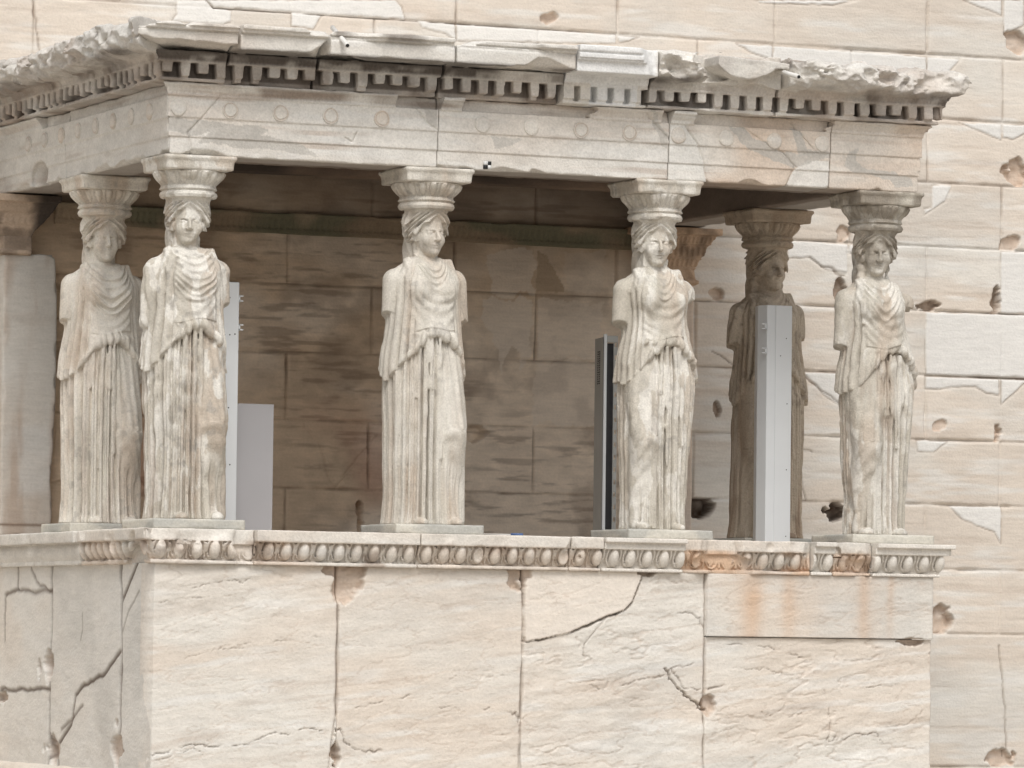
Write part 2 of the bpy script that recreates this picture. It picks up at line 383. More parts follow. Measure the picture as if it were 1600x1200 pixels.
# brown patina of the sheltered part inside the porch
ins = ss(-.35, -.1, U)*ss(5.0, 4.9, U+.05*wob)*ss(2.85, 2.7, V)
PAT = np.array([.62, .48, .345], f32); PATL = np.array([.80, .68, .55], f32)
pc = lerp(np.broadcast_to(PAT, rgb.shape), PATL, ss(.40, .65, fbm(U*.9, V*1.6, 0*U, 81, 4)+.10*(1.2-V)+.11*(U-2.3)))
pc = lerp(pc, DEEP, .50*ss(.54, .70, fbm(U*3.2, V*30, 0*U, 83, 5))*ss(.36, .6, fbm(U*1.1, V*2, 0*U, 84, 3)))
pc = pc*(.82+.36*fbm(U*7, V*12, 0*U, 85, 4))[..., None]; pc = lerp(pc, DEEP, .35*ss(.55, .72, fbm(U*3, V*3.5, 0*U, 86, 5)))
for pl, t in [([(765, 392), (835, 388), (835, 464), (768, 462)], .65), ([(755, 466), (830, 470), (826, 560), (812, 582), (800, 540), (786, 582), (775, 520), (760, 500)], .7), ([(838, 470), (940, 476), (938, 560), (838, 562)], .45),
              ([(882, 392), (940, 395), (935, 460), (884, 458)], .3), ([(835, 565), (935, 565), (935, 665), (835, 662)], .5)]:
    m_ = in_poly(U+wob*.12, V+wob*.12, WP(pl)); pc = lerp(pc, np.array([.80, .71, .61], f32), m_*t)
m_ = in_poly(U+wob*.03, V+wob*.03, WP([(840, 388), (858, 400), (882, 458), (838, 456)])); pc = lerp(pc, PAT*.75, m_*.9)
pc = lerp(pc, SOOT_DARK*2, .70*ss(1.85, 2.6, V+.9*(fbm(U*1.5, V*.9, 0*U, 87, 3)-.5)))
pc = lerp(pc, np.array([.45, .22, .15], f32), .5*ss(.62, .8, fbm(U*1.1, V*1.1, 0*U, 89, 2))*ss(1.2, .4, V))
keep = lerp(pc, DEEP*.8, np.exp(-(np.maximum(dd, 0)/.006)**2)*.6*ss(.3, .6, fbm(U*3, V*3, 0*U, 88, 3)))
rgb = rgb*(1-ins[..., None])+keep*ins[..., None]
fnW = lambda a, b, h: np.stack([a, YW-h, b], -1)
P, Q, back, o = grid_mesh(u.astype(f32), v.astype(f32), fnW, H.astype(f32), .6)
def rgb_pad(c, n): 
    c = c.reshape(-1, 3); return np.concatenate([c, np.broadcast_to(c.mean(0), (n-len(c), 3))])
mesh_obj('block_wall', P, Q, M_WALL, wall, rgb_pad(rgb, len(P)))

def sdf_part(name, fn, lo, hi, h, rgbfn, mat, parent, label=None, disp=None):
    V_, Q_ = sdf_mesh(fn, lo, hi, h)
    if disp is not None: V_ = disp(V_)
    return mesh_obj(name, V_, Q_, mat, parent, rgbfn(V_[:, 0], V_[:, 1], V_[:, 2]), label=label)
def near_noise(x, y, z, amp, fr, s): return (fbm(x*fr, y*fr, z*fr, s, 3)-.5)*2*amp

# moulding course inside the porch, at the height of the pilaster capitals
def mc(x, y, z):
    n = YW-y
    prof = .012+.036*ss(2.15, 2.28, z)+.010*(z > 2.262)
    egg = .012*np.abs(np.sin((x)*math.pi/.045))*(z > 2.17)*(z < 2.255)
    d = np.maximum(n-(prof-egg), np.maximum(2.135-z, z-2.285))
    br = fbm(x*2.2, 0*x, z*5, 91, 2)
    d = d+(br-.5)*.012
    return np.maximum(d, -n-.03)
def mc_rgb(x, y, z):
    g = fbm(x*1.4, y, z*3, 93, 3)
    c = lerp(np.broadcast_to(np.array([.30, .235, .165], f32), x.shape+(3,)), np.array([.16, .165, .11], f32), .8*ss(.44, .58, g))
    return lerp(c, np.array([.46, .36, .26], f32), .8*ss(.52, .66, fbm(x*1.9, y, z*2, 95, 2)))
o = sdf_part('moulding_course', mc, (.2, YW-.12, 2.05), (4.8, YW+.03, 2.33), .009, mc_rgb, M_CARVE, wall, 'dull green and brown carved moulding course')

# pilasters (antae) standing against the wall at both ends of the porch
def pilaster(cx, y0, shaft, nm, seed, brown, lab, broken):
    P_, Q_ = rough_box((cx-shaft, y0, -.06), (cx+shaft, YW+.05, 1.90), .016, .01, .006, seed)
    if broken:
        e = (P_[:, 0] > cx+.05)*ss(.35, .75, fbm(P_[:, 0]*0, P_[:, 1]*2, P_[:, 2]*1.6, 5, 3))
        P_[:, 0] -= e*.07*(P_[:, 0]-cx)/shaft
    r = base_rgb(P_[:, 0], P_[:, 1], P_[:, 2], seed, .5, 1.5)
    if broken:
        r = r*np.array([.80, .80, .80], f32); r = lerp(r, BROWN, .55*ss(.5, .7, fbm(P_[:, 0]*9, P_[:, 1]*9, P_[:, 2]*1.4, 7, 4)))
        r = lerp(r, DEEP, .9*np.exp(-((P_[:, 2]-.02)/.01)**2))
    else:
        r = lerp(r, ORANGE, .35)
    sh = mesh_obj('pilaster', P_, Q_, M_WALL, wall, r, label=lab)
    def cf(x, y, z):
        n = np.maximum(np.abs(x-cx)-shaft, y0-y)
        pr = .012+.015*(z > 1.90)*(z < 1.925)+.055*ss(2.0, 2.14, z)+.055*ss(2.13, 2.24, z)+.035*(z > 2.25)
        eg = np.where((z > 2.025) & (z < 2.075), .010*np.abs(np.sin(x*math.pi/.038)), 0)+np.where((z > 2.10) & (z < 2.165), .013*np.abs(np.sin(x*math.pi/.045)), 0)+np.where((z > 2.19) & (z < 2.235), .011*np.abs(np.sin(x*math.pi/.034)), 0)
        gr = .010*((np.abs(z-2.09) < .006)+(np.abs(z-2.175) < .006)+(np.abs(z-2.02) < .005))
        pal = np.where((z > 1.93) & (z < 2.01), .010*np.abs(np.sin(x*math.pi/.08+2*(z-1.93)/.08)), 0)
        if broken: eg = eg*.3; pal = pal*0; gr = gr*.6
        d = np.maximum(n-(pr-eg-gr-pal), np.maximum(1.888-z, z-2.30))
        if broken:
            d = np.maximum(d, (x-(cx-.02+.16*ss(2.0, 2.3, z)+.05*fbm(x*6, y*6, z*6, 3, 2))))
        return np.maximum(d, y-YW-.03)+near_noise(x, y, z, .003, 14, seed)
    def crgb(x, y, z):
        c = np.broadcast_to(brown, x.shape+(3,)); c = lerp(c, brown*.5, ss(.45, .7, fbm(x*7, y*7, z*7, seed, 3)))
        if broken: c = lerp(c, np.broadcast_to(SOOT_DARK, x.shape+(3,)), ss(cx-.06, cx+.03, x+.08*(fbm(x*8, y*8, z*8, 6, 2)-.5)))
        return c
    V_, Q2 = sdf_mesh(cf, (cx-shaft-.19, y0-.19, 1.87), (cx+shaft+.19, YW+.02, 2.32), .0075)
    mesh_obj('capital', V_, Q2, M_CARVE, sh, crgb(V_[:, 0], V_[:, 1], V_[:, 2]))
pilaster(4.94, 3.20, .178, 'p', 61, np.array([.56, .40, .28], f32), 'brown pilaster with a finely carved capital, right end of the porch', False)
pilaster(-.01, 3.14, .195, 'p', 67, np.array([.55, .43, .33], f32), 'stained pilaster with a broken capital, left end of the porch', True)
def ib(x, y, z):       # beam remains above the right pilaster
    return box_sdf(x, y, z, (4.94, 3.25, 2.305), (.22, .16, .018))
# ------------------------------------------------------------------ podium
podium = empty('porch_podium', (X3/2, 1.5, GZ), 'pale marble podium of big upright slabs with an egg moulding along its top', 'podium')
FP = lambda pts: [onY(a, b, -NP) for a, b in pts]
J1 = FP([(530, 880), (528, 1000), (526, 1110), (519, 1165), (512, 1215)]); J2 = FP([(818, 880), (818, 1000), (815, 1080), (811, 1215)]); J3 = FP([(1103, 880), (1102, 1000), (1098, 1215)])
def jx(J, z):
    zs = [p[1] for p in J][::-1]; xs = [p[0] for p in J][::-1]; return np.interp(z, zs, xs)
CR = [([(1005, 893), (999, 913), (987, 940), (975, 953), (945, 963), (910, 980), (885, 990), (850, 996), (820, 1003)], .030, .012, 1),
  ([(975, 953), (950, 962), (930, 985), (915, 1005), (913, 1022), (925, 1028)], .008, .005, .5),
  ([(1035, 1050), (1058, 1072), (1070, 1095), (1102, 1116)], .022, .010, .9), ([(1045, 1050), (1065, 1060), (1070, 1075), (1090, 1082)], .010, .006, .6), ([(920, 1070), (950, 1078), (1000, 1065), (1035, 1058)], .008, .005, .5),
  ([(240, 922), (262, 924), (300, 920), (332, 911), (390, 904)], .006, .004, .5), ([(240, 942), (280, 938), (320, 932)], .006, .004, .4), ([(262, 890), (268, 905), (260, 918)], .004, .003, .3),
  ([(285, 1030), (340, 1018), (380, 1012)], .005, .004, .4), ([(370, 1008), (440, 1000), (530, 990)], .005, .004, .35), ([(240, 1178), (290, 1166), (330, 1170), (390, 1160), (430, 1145), (520, 1138)], .009, .005, .6), ([(245, 1186), (300, 1172), (320, 1182)], .006, .004, .4),
  ([(524, 1118), (560, 1105), (600, 1095), (640, 1085)], .007, .005, .4), ([(685, 1105), (720, 1108), (760, 1112)], .008, .005, .5), ([(690, 1060), (730, 1058), (790, 1056)], .005, .004, .3), ([(525, 1130), (545, 1160), (570, 1175), (600, 1174)], .012, .008, .6), ([(790, 1112), (812, 1125)], .010, .008, .6),
  ([(1290, 1075), (1292, 1105), (1296, 1130), (1292, 1165)], .007, .005, .6), ([(1293, 1153), (1320, 1156), (1335, 1146), (1365, 1148), (1380, 1158)], .008, .005, .6), ([(1105, 1080), (1125, 1072), (1150, 1062)], .010, .007, .6),
  ([(1130, 1005), (1180, 1010), (1230, 1015), (1255, 1028)], .008, .006, .5), ([(1140, 1042), (1180, 1046), (1222, 1052)], .006, .005, .45), ([(1190, 1112), (1215, 1122), (1250, 1118)], .006, .005, .4), ([(1100, 1002), (1095, 965), (1075, 955), (1060, 958)], .008, .006, .5),
  ([(1100, 1030), (1060, 1040), (1042, 1052)], .006, .005, .4), ([(1315, 1081), (1345, 1077), (1380, 1068)], .006, .005, .4), ([(1280, 940), (1330, 946), (1350, 962)], .003, .003, .35)]
def podium_front(u0, u1, name, label, v0, v1, kind, edges):
    u = np.arange(u0, u1+.0035, .007).astype(f32); v = np.arange(v0, v1+.0035, .007).astype(f32)
    U, V = np.meshgrid(u, v, indexing='ij'); Z0 = 0*U
    tilt = V-.12*U
    H = .010*(fbm(U*1.6, tilt*5, Z0, 101+kind, 4)-.5)
    rough = ss(.42, .62, fbm(U*1.1, V*1.1, Z0, 103, 2)+(.12 if kind in (2, 3) else -.04)+.10*ss(-1.0, -1.4, V))
    ridg = 1-np.abs(2*fbm(U*3.2, tilt*11, Z0, 105+kind, 4)-1)
    if kind == 4: rough = rough*0; 
    H -= rough*.006*ss(.92, .985, ridg)*ss(.4, .6, fbm(U*4, V*4, Z0, 108, 2))+rough*.022*(fbm(U*4, tilt*11, Z0, 107, 5)-.5)
    rgb = base_rgb(U, Z0, tilt*1.2, 110+kind, .5)
    rgb = lerp(rgb, BROWN*1.2, .22*rough*ss(.94, .99, ridg)*ss(.4, .6, fbm(U*4, V*4, Z0, 108, 2)))
    rgb = lerp(rgb, WARM, .3*ss(.5, .7, fbm(U*1.0, V*1.2, Z0, 119, 2)))
    rgb = lerp(rgb, BROWN, .20*ss(.62, .78, fbm(U*1.4, tilt*24, Z0, 121, 4)))
    wb = (fbm(U*10, V*10, Z0, 125, 3)-.5)*.05
    for pts, dp, wd, cs in CR:
        pp = FP(pts); xs = [p[0] for p in pp]; zs = [p[1] for p in pp]
        sel = (U > min(xs)-.1) & (U < max(xs)+.1) & (V > min(zs)-.1) & (V < max(zs)+.1)
        if kind == 4 or not sel.any(): continue
        jg = (fbm(U[sel]*45, V[sel]*45, 0*U[sel], 126, 2)-.5)*.02; e = np.exp(-(seg_dist(U[sel]+wb[sel]+jg, V[sel]+wb[sel]*1.3+jg, pp)/(wd*.62))**2)*(1 if wd > .011 else ss(.34, .56, fbm(U[sel]*9, V[sel]*9, 0*U[sel], 128, 2)))
        H[sel] -= dp*1.6*e; rgb[sel] = lerp(rgb[sel], DEEP, cs*.65*e)
    if kind == 4:       # smooth new block with rust streaks
        for a, wdt, s_ in [(.55, .16, .75), (.95, .10, .55), (1.78, .07, .8), (2.0-.2, .2, .35), (2.18-.1, .05, .65), (1.2, .3, .2)]:
            a = a*.55*1.22+3.62-.1
            rgb = lerp(rgb, ORANGE, s_*np.exp(-((U-a+.02*wb*20)/(wdt*.6))**2)*ss(-1.0, -.3, V+.4*(vn(U*8, Z0, Z0, 5)-.4)))
        rgb = lerp(rgb, GREY, .4*ss(.5, .7, fbm(U*1.5, V*1.5, Z0, 127, 3)))
    if kind == 2:       # white repair left of the crack
        m_ = in_poly(U+wb*.2, V+wb*.2, FP([(818, 880), (1005, 880), (1005, 893), (987, 940), (975, 953), (945, 963), (885, 990), (820, 1003)]))
        H = np.where(m_, .012+.002*(fbm(U*3, V*3, Z0, 1, 2)-.5), H); rgb = np.where(m_[..., None], lerp(rgb, np.array([.75, .68, .60], f32), .8), rgb)
    for cx, cy, rx, ry, dp in [(540, 888, 32, 42, .05), (812, 905, 18, 40, .04), (1015, 888, 45, 14, .06), (1425, 1002, 26, 6, .06), (520, 1180, 12, 30, .09), (1108, 1100, 12, 14, .05),]:
        a, b = onY(cx, cy, -NP); ru, rv = rx/225., ry/240.
        if kind == 4 and cy < 999: continue
        qq = (np.abs(U-a)/ru)**1.5+(np.abs(V-b)/rv)**1.5+2.6*(fbm(U*8, V*8, Z0, 131, 3)-.5)+.8*(fbm(U*25, V*25, Z0, 132, 2)-.5)
        t = ss(1.05, .7, qq); H -= dp*t*(.7+.6*fbm(U*16, V*16, Z0, 139, 3)); rgb = lerp(rgb, BROWN*1.35, .55*t)
    w2 = (fbm(U*7, V*7, Z0, 133, 3)-.5)*.03
    d = np.full(U.shape, 9., f32)
    for J in edges: d = np.minimum(d, np.abs(U-jx(J, V))+w2)
    H -= .022*np.exp(-(np.maximum(d, 0)/.008)**2); rgb = lerp(rgb, DEEP, .25*np.exp(-(np.maximum(d, 0)/.007)**2))
    vein = 1-np.abs(2*fbm(U*2.3, tilt*9, Z0, 137, 5)-1); rgb = lerp(rgb, BROWN*1.2, .22*ss(.955, .995, vein)); H -= .0025*ss(.96, .995, vein)
    off = .022 if kind == 4 else 0.
    P, Q, bk, o = grid_mesh(u, v, lambda a, b, h: np.stack([a, -NP-off-h, b], -1), H, .24)
    mesh_obj(name, P, Q, M_SLAB, podium, rgb_pad(rgb, len(P)), label=label)
ZB = -1.64; ZT = -.282
podium_front(-NP, J1[0][0]-.004, 'slab', 'large pink and white slab at the left front corner', ZB, ZT, 0, [J1])
podium_front(J1[0][0]+.001, J2[0][0]-.004, 'slab', 'cracked slab second from the front corner', ZB, ZT, 1, [J1, J2])
podium_front(J2[0][0]+.001, J3[0][0]-.004, 'slab', 'slab with a long diagonal crack', ZB, ZT, 2, [J2, J3])
zb4 = onY(1280, 996.5, -NP)[1]
podium_front(J3[0][0]+.001, X3+NP, 'slab', 'broad flaking slab under the smooth block', ZB, zb4-.004, 3, [J3])
podium_front(J3[0][0]+.003, X3+NP, 'slab', 'smooth new block with rust coloured streaks', zb4, ZT, 4, [])
# left side of the podium
SP = lambda pts: [(-onX(a, b, -NP)[0], onX(a, b, -NP)[1]) for a, b in pts]
SC = [([(189, 870), (189, 1000), (188, 1130), (183, 1172)], .05, .011, .8), ([(82, 885), (79, 1000), (76, 1090), (74, 1195)], .03, .010, .6), ([(213, 880), (205, 900), (191, 938)], .02, .009, .8), ([(216, 925), (200, 955), (192, 985)], .008, .006, .4),
  ([(186, 1020), (160, 1055), (130, 1070), (118, 1085), (112, 1130), (92, 1160), (90, 1198)], .018, .010, .7), ([(130, 1100), (112, 1125), (95, 1140)], .01, .008, .5), ([(7, 1000), (8, 930), (27, 922), (28, 885)], .015, .010, .6), ([(0, 1078), (76, 1079)], .02, .010, .6),
  ([(28, 922), (80, 925)], .015, .010, .5), ([(50, 885), (62, 915), (80, 924)], .01, .008, .5), ([(127, 960), (128, 985), (125, 1000)], .006, .006, .4)]
u = np.arange(-3.28, NP-.010, .011).astype(f32); v = np.arange(ZB, ZT+.004, .008).astype(f32)
U, V = np.meshgrid(u, v, indexing='ij'); Z0 = 0*U
H = .012*(fbm(U*1.6, V*3, Z0, 141, 4)-.5); H -= .012*ss(.5, .7, fbm(U*1.2, V*1.2, Z0, 143, 2))*(fbm(U*9, V*9, Z0, 145, 4))
rgb = lerp(base_rgb(U, Z0, V*.6, 147, .3), np.array([.69, .67, .63], f32), .65)
rgb = lerp(rgb, GREY*.85, .4*ss(.48, .68, fbm(U*1.5, V*1.5, Z0, 149, 4)))
rgb = lerp(rgb, WARM, .4*ss(.55, .7, fbm(U*1.1, V*1.3, Z0, 150, 3)))
wb = (fbm(U*8, V*8, Z0, 151, 3)-.5)*.05
for pts, dp, wd, cs in SC:
    dl = seg_dist((U+wb), V+wb, SP(pts)); H -= dp*.7*np.exp(-(dl/(wd*1.3))**2); rgb = lerp(rgb, DEEP*.6, min(1, cs*1.25)*np.exp(-(dl/(wd*1.7))**2))
for cx, cy, ru, rv, dp in [(72, 1045, .16, .11, .07), (235, 880, .05, .1, .02), (2, 1090, .2, .06, .06), (80, 1170, .16, .1, .06), (180, 1160, .14, .12, .04)]:
    a, b = SP([(cx, cy)])[0]
    t = ss(1.05, .7, (np.abs(U-a)/ru)**1.4+(np.abs(V-b)/rv)**1.4+2.6*(fbm(U*8, V*8, Z0, 153, 4)-.5)); H -= dp*t; rgb = lerp(rgb, BROWN*1.3, .6*t)
P, Q, bk, o = grid_mesh(u, v, lambda a, b, h: np.stack([-NP-h, -a, b], -1), H, .24)
mesh_obj('slab', P, Q, M_SLAB, podium, rgb_pad(rgb, len(P)), label='grey white left side slabs with long cracks')
# right side, core, floor and base
def add_box(name, lo, hi, mat, parent, rgbfn, res=.04, rad=.008, amp=.004, seed=0, label=None):
    P_, Q_ = rough_box(lo, hi, res, rad, amp, seed)
    return mesh_obj(name, P_, Q_, mat, parent, rgbfn(P_[:, 0], P_[:, 1], P_[:, 2]) if rgbfn else None, label=label)
stone = lambda x, y, z: base_rgb(x, y, z, 5, .5)
add_box('slab', (X3+.05, -.05, ZB), (X3+NP-.01, YW-.01, ZT), M_SLAB, podium, stone, .03, label='right side slabs facing away')
add_box('core', (-.03, -.03, GZ), (X3+.03, YW-.01, -.30), M_SLAB, podium, stone, .2)
dirt = lambda x, y, z: lerp(base_rgb(x, y, z, 5, .5), DEEP, .5+.3*fbm(x*2, y*2, z, 4, 3))
add_box('floor', (-.22, -.22, -.285), (X3+.22, YW-.01, -.064), M_SLAB, podium, dirt, .04)
def base(x, y, z):
    n = np.maximum(np.maximum(-y, -x), x-X3)
    pr = .31+.035*ss(-1.60, -1.66, z)+.05*ss(-1.70, -1.76, z)+.10*(z < -1.80)+.25*(z < -2.05)+.28*(z < -2.35)
    return np.maximum(np.maximum(n-pr, -.05-n), np.maximum(z+1.60, y-YW+.01))+near_noise(x, y, z, .006, 5, 8)
sdf_part('base_steps', base, (-1.15, -1.15, GZ-.02), (X3+1.15, YW, -1.58), .03, stone, M_SLAB, podium)
# egg moulding along the podium top
def mould_fn(new, wear, seed, xa, xb, side='front'):
    def fn(x, y, z):
        n = np.maximum(np.maximum(-y, -x), x-X3)
        u = np.where(-y >= np.maximum(-x, x-X3), x, y)
        ph = (u+.028)/.1205; fr = ph-np.round(ph)
        top = .405 if new else .392
        body = .315+.055*ss(-.262, -.135, z)
        if wear > 1: body = body+0*z
        bead = .335+(.006*np.abs(np.sin(u*math.pi/.022)) if new else .004)
        d1 = np.maximum(n-body+.030, np.maximum(z+.135, -.265-z))
        d2 = np.maximum(n-top, np.maximum(z+.064, -.140-z))
        if new: d2 = np.minimum(np.maximum(n-top+.02, np.maximum(z+.064, -.140-z)), np.maximum(n-top-.012, np.maximum(z+.064, -.095-z)))
        d3 = np.maximum(n-bead, np.maximum(z+.262, -.284-z))
        zc = -.196
        egg = (np.sqrt((fr*.1205/.034)**2+((z-zc)/.058)**2+((n-(.335+.30*(z-zc)))/.040)**2)-1)*.03
        rim = np.abs(np.sqrt((fr*.1205/.050)**2+((z-zc-.015)/.070)**2)-1)*.045-.006
        rim = np.maximum(np.maximum(rim, n-body+.008), np.maximum(z+.138, body-.08-n))
        dart = np.maximum(np.maximum(np.abs(np.abs(fr)-.5)*.1205-.006, n-body+.010), np.maximum(z+.15, -.25-z)); dart = np.maximum(dart, body-.08-n)
        tongues = rim if new else np.minimum(dart, rim+.002)
        if side == 'smooth':
            d = np.minimum(np.minimum(d2, d3), np.maximum(n-.33-.02*np.sin((z+.265)/.13*math.pi), np.maximum(z+.135, -.265-z)))
        else:
            d = np.minimum(np.minimum(np.minimum(d1, d2), np.minimum(d3, egg)), tongues)
        d = np.maximum(d, .10-n)
        if not new:
            no = fbm(x*7, y*7, z*7, seed, 3)
            d = d+(no-.5)*.010*wear
            edge = ss(.46, .70, fbm(x*3.6, y*3.6, 3*z+seed, seed+4, 3))*wear*1.1
            d = np.maximum(d, (n-.425+.085*edge+.02*(z < -.16)*edge)*.9+(no-.5)*.02*edge)
            if wear > 1:
                sl = np.minimum(u-xa, xb-u)
                d = np.maximum(d, (z+.075)*.8-sl*.5+(no-.5)*.03)
                d = np.maximum(d, (n-.32)-sl*.9+(no-.5)*.03)
        else:
            d = d+(fbm(x*5, y*5, z*5, seed, 2)-.5)*.002
        return np.maximum(d, np.maximum(xa+.003-u, u-xb+.003))
    return fn
def mould_rgb(new, br):
    def fn(x, y, z):
        c = base_rgb(x, y, z, 171, .5)
        if new: return lerp(c, np.array([.74, .70, .64], f32), .75)
        c = lerp(c, ORANGE*1.05, .7*br*ss(.36, .62, fbm(x*2, y*2, z*5, 173, 3)))
        c = lerp(c, BROWN*.8, .6*ss(.58, .74, fbm(x*5, y*5, z*7, 175, 3)))
        return lerp(c, CREAM, .7*ss(-.145, -.12, z))
    return fn
mx = lambda p: onY(p, 860, -.36)[0]
segs = [(-.45, mx(399), 0, 1.0, .3, 'worn corner piece of the egg moulding'), (mx(399), mx(655), 0, .6, .6, None), (mx(655), mx(891), 0, .7, .55, None), (mx(891), mx(942), 0, 1.0, .5, 'short piece of egg moulding'),
        (mx(942), mx(1070), 1, 0, 0, 'crisp white new piece of egg moulding'), (mx(1070), mx(1270), 0, 1.04, 1.2, 'broken brown piece of egg moulding'), (mx(1270), mx(1304), 1, 0, 0, 'narrow white new piece of egg moulding'),
        (mx(1304), mx(1366), 0, 1.1, .9, 'brown piece of egg moulding between two new ones'), (mx(1366), X3+.45, 1, 0, 0, 'white new corner piece of egg moulding')]
for i, (a, b, new, wr, br, lab) in enumerate(segs):
    fn0 = mould_fn(new, wr, 180+i, -9 if i == 0 else a, 9 if i == len(segs)-1 else b)
    fn = (lambda f: (lambda x, y, z: np.maximum(f(x, y, z), (-x)-(-y)-.001)))(fn0) if i == 0 else fn0
    if i == len(segs)-1: fn = (lambda f: (lambda x, y, z: np.maximum(f(x, y, z), (x-X3)-(-y)-.001)))(fn0)
    sdf_part('egg_moulding', fn, (a-.01, -.44, -.30), (b+.01, -.08, -.05), .0065, mould_rgb(new, br), M_CARVE, podium, lab)
yj = onX(121, 870, -.36)[0]
fl = mould_fn(0, 1.3, 190, -9, yj)
sdf_part('egg_moulding', lambda x, y, z: np.maximum(fl(x, y, z), (-y)-(-x)-.001), (-.44, -.44, -.30), (-.08, yj+.01, -.05), .0075, mould_rgb(0, .45), M_CARVE, podium, 'worn egg moulding turning round the left corner')
fs = mould_fn(0, .8, 191, yj, 9, 'smooth')
sdf_part('plain_moulding', fs, (-.44, yj-.01, -.30), (-.08, YW-.02, -.05), .0085, lambda x, y, z: lerp(base_rgb(x, y, z, 8, .3), GREY, .35), M_CARVE, podium, 'plain rounded moulding along the left side')
fr_ = mould_fn(0, .8, 192, -9, 9, 'smooth')
sdf_part('plain_moulding', lambda x, y, z: np.maximum(fr_(x, y, z), (-y)-(x-X3)-.001), (X3+.08, -.46, -.30), (X3+.46, YW-.02, -.05), .012, stone, M_CARVE, podium, 'plain moulding along the right side')

# ------------------------------------------------------------------ entablature: architrave, dentils, cornice, ceiling
ent = empty('porch_entablature', (X3/2, 1.5, 2.31), 'carved marble beam with round bosses, dentils and a broken cornice, carried by the maidens', 'entablature')
AP = lambda pts: [onY(a, b, -.23) for a, b in pts]
MOUT = [(-.4, 1.33), (2.72, 3.22), (4.46, 5.4)]; MNEW = [(1.64, 1.79), (3.29, 3.46)]
ACR = [(AP([(345, 150), (320, 180), (295, 207), (302, 243)]), .006), (AP([(653, 170), (668, 192), (684, 202)]), .006), (AP([(1008, 180), (1030, 204), (1044, 216)]), .010), (AP([(1072, 198), (1090, 225), (1100, 250), (1107, 285)]), .006),
       (AP([(1242, 262), (1230, 292)]), .006), (AP([(1244, 262), (1225, 240), (1185, 215), (1160, 200)]), .004), (AP([(1240, 192), (1256, 215), (1275, 240)]), .004), (AP([(540, 215), (552, 222), (560, 205)]), .004)]
def arch_fn(xa, xb, seed, side):
    def fn(x, y, z):
        n = np.maximum(np.maximum(-y, -x), x-X3)
        u = np.where(-y >= np.maximum(-x, x-X3), x, y)
        front = side == 'front'
        pr = .213+.010*(z > 2.423)+.010*(z > 2.542)
        has = np.zeros(np.broadcast(x, y, z).shape, f32)
        if front:
            for a, b in MOUT: has = np.maximum(has, ((u > a+.03*np.sin(z*90)) & (u < b)).astype(f32))
            nw = np.zeros_like(has)
            for a, b in MNEW: nw = np.maximum(nw, ((u > a) & (u < b)).astype(f32))
        else:
            has += (fbm(u*1.1, 0*u, 0*u, 7, 2) > .38); nw = has*0
        mo = (z > 2.685)*(.010+.028*ss(2.69, 2.745, z)+.012*(z > 2.747))-.010*np.abs(np.sin(u*math.pi/.026))*(z > 2.70)*(z < 2.743)
        mn = (z > 2.685)*(.014+.030*ss(2.70, 2.73, z)+.022*(z > 2.742))
        pr = pr+mo*has+mn*nw
        gone = (1-np.maximum(has, nw))*(z > 2.69)
        no = fbm(x*6, y*6, z*6, seed, 3)
        pr = pr-gone*(.01+.05*no)
        d = np.maximum(n-pr, -.20-n)
        d = np.maximum(d, np.maximum(2.312-z, z-2.765))
        d = d+(fbm(x*13, y*13, z*20, seed+5, 3)-.5)*.008+(no-.5)*.006
        bt = ss(.50, .78, fbm(x*3.3, y*3.3, 0*z+seed, seed+3, 3)+.5*(no-.5))
        d = np.maximum(d, (2.312+.030*bt-z)+(n-.19)*bt*.8-.01+(no-.5)*.025*bt)
        if front:
            g = np.full(np.broadcast(x, y, z).shape, 9., f32)
            for pts, wd in ACR:
                xs = [p[0] for p in pts]
                if max(xs) < xa-.1 or min(xs) > xb+.1: continue
                g = np.minimum(g, seg_dist(x[:, :, 0][:, :, None]+0*z+.02*(no-.5), z+0*x+.02*(no-.5), pts)/wd)
            d = d+.014*np.exp(-g**2)*(n > .15)
            d = np.maximum(d, np.maximum(x-xb+.003, xa+.002-x))
            for a, b, c in ((AP([(1400, 300)])[0][0], 2.31, .03), (onY(1110, 284, -.23)[0], 2.31, .05)):
                pass
        else:
            d = np.maximum(d, np.maximum(y-xb+.003, xa+.002-y))
            if seed == 310:      # bite out of the lower edge of the side beam
                a, b = onX(62, 272, -.21)
                d = np.maximum(d, .9*(.10-np.sqrt((y-a)**2*.3+(z-b+.02)**2))+(no-.5)*.03-(.18-n)*2*(n < .18))
        return d
    return fn
GMORT = [AP([(1138, 197), (1160, 199), (1178, 214), (1225, 236), (1250, 240), (1298, 238), (1298, 246), (1262, 256), (1240, 262), (1205, 246), (1170, 232), (1150, 212)]), AP([(1236, 200), (1252, 205), (1262, 232), (1284, 240), (1250, 244)]),
         AP([(1328, 236), (1340, 232), (1338, 248), (1355, 266), (1400, 268), (1425, 280), (1428, 290), (1402, 292), (1395, 283), (1350, 272), (1318, 262)]), AP([(655, 155), (684, 160), (684, 198), (668, 188)]), AP([(1012, 175), (1022, 180), (1044, 208), (1044, 232), (1034, 226)]),
         AP([(254, 182), (400, 196), (420, 205), (400, 215), (330, 205), (300, 215), (254, 200)]), AP([(330, 205), (420, 214), (480, 230), (500, 246), (440, 236), (350, 226), (310, 222)]), AP([(768, 212), (820, 216), (800, 226), (775, 232)])]
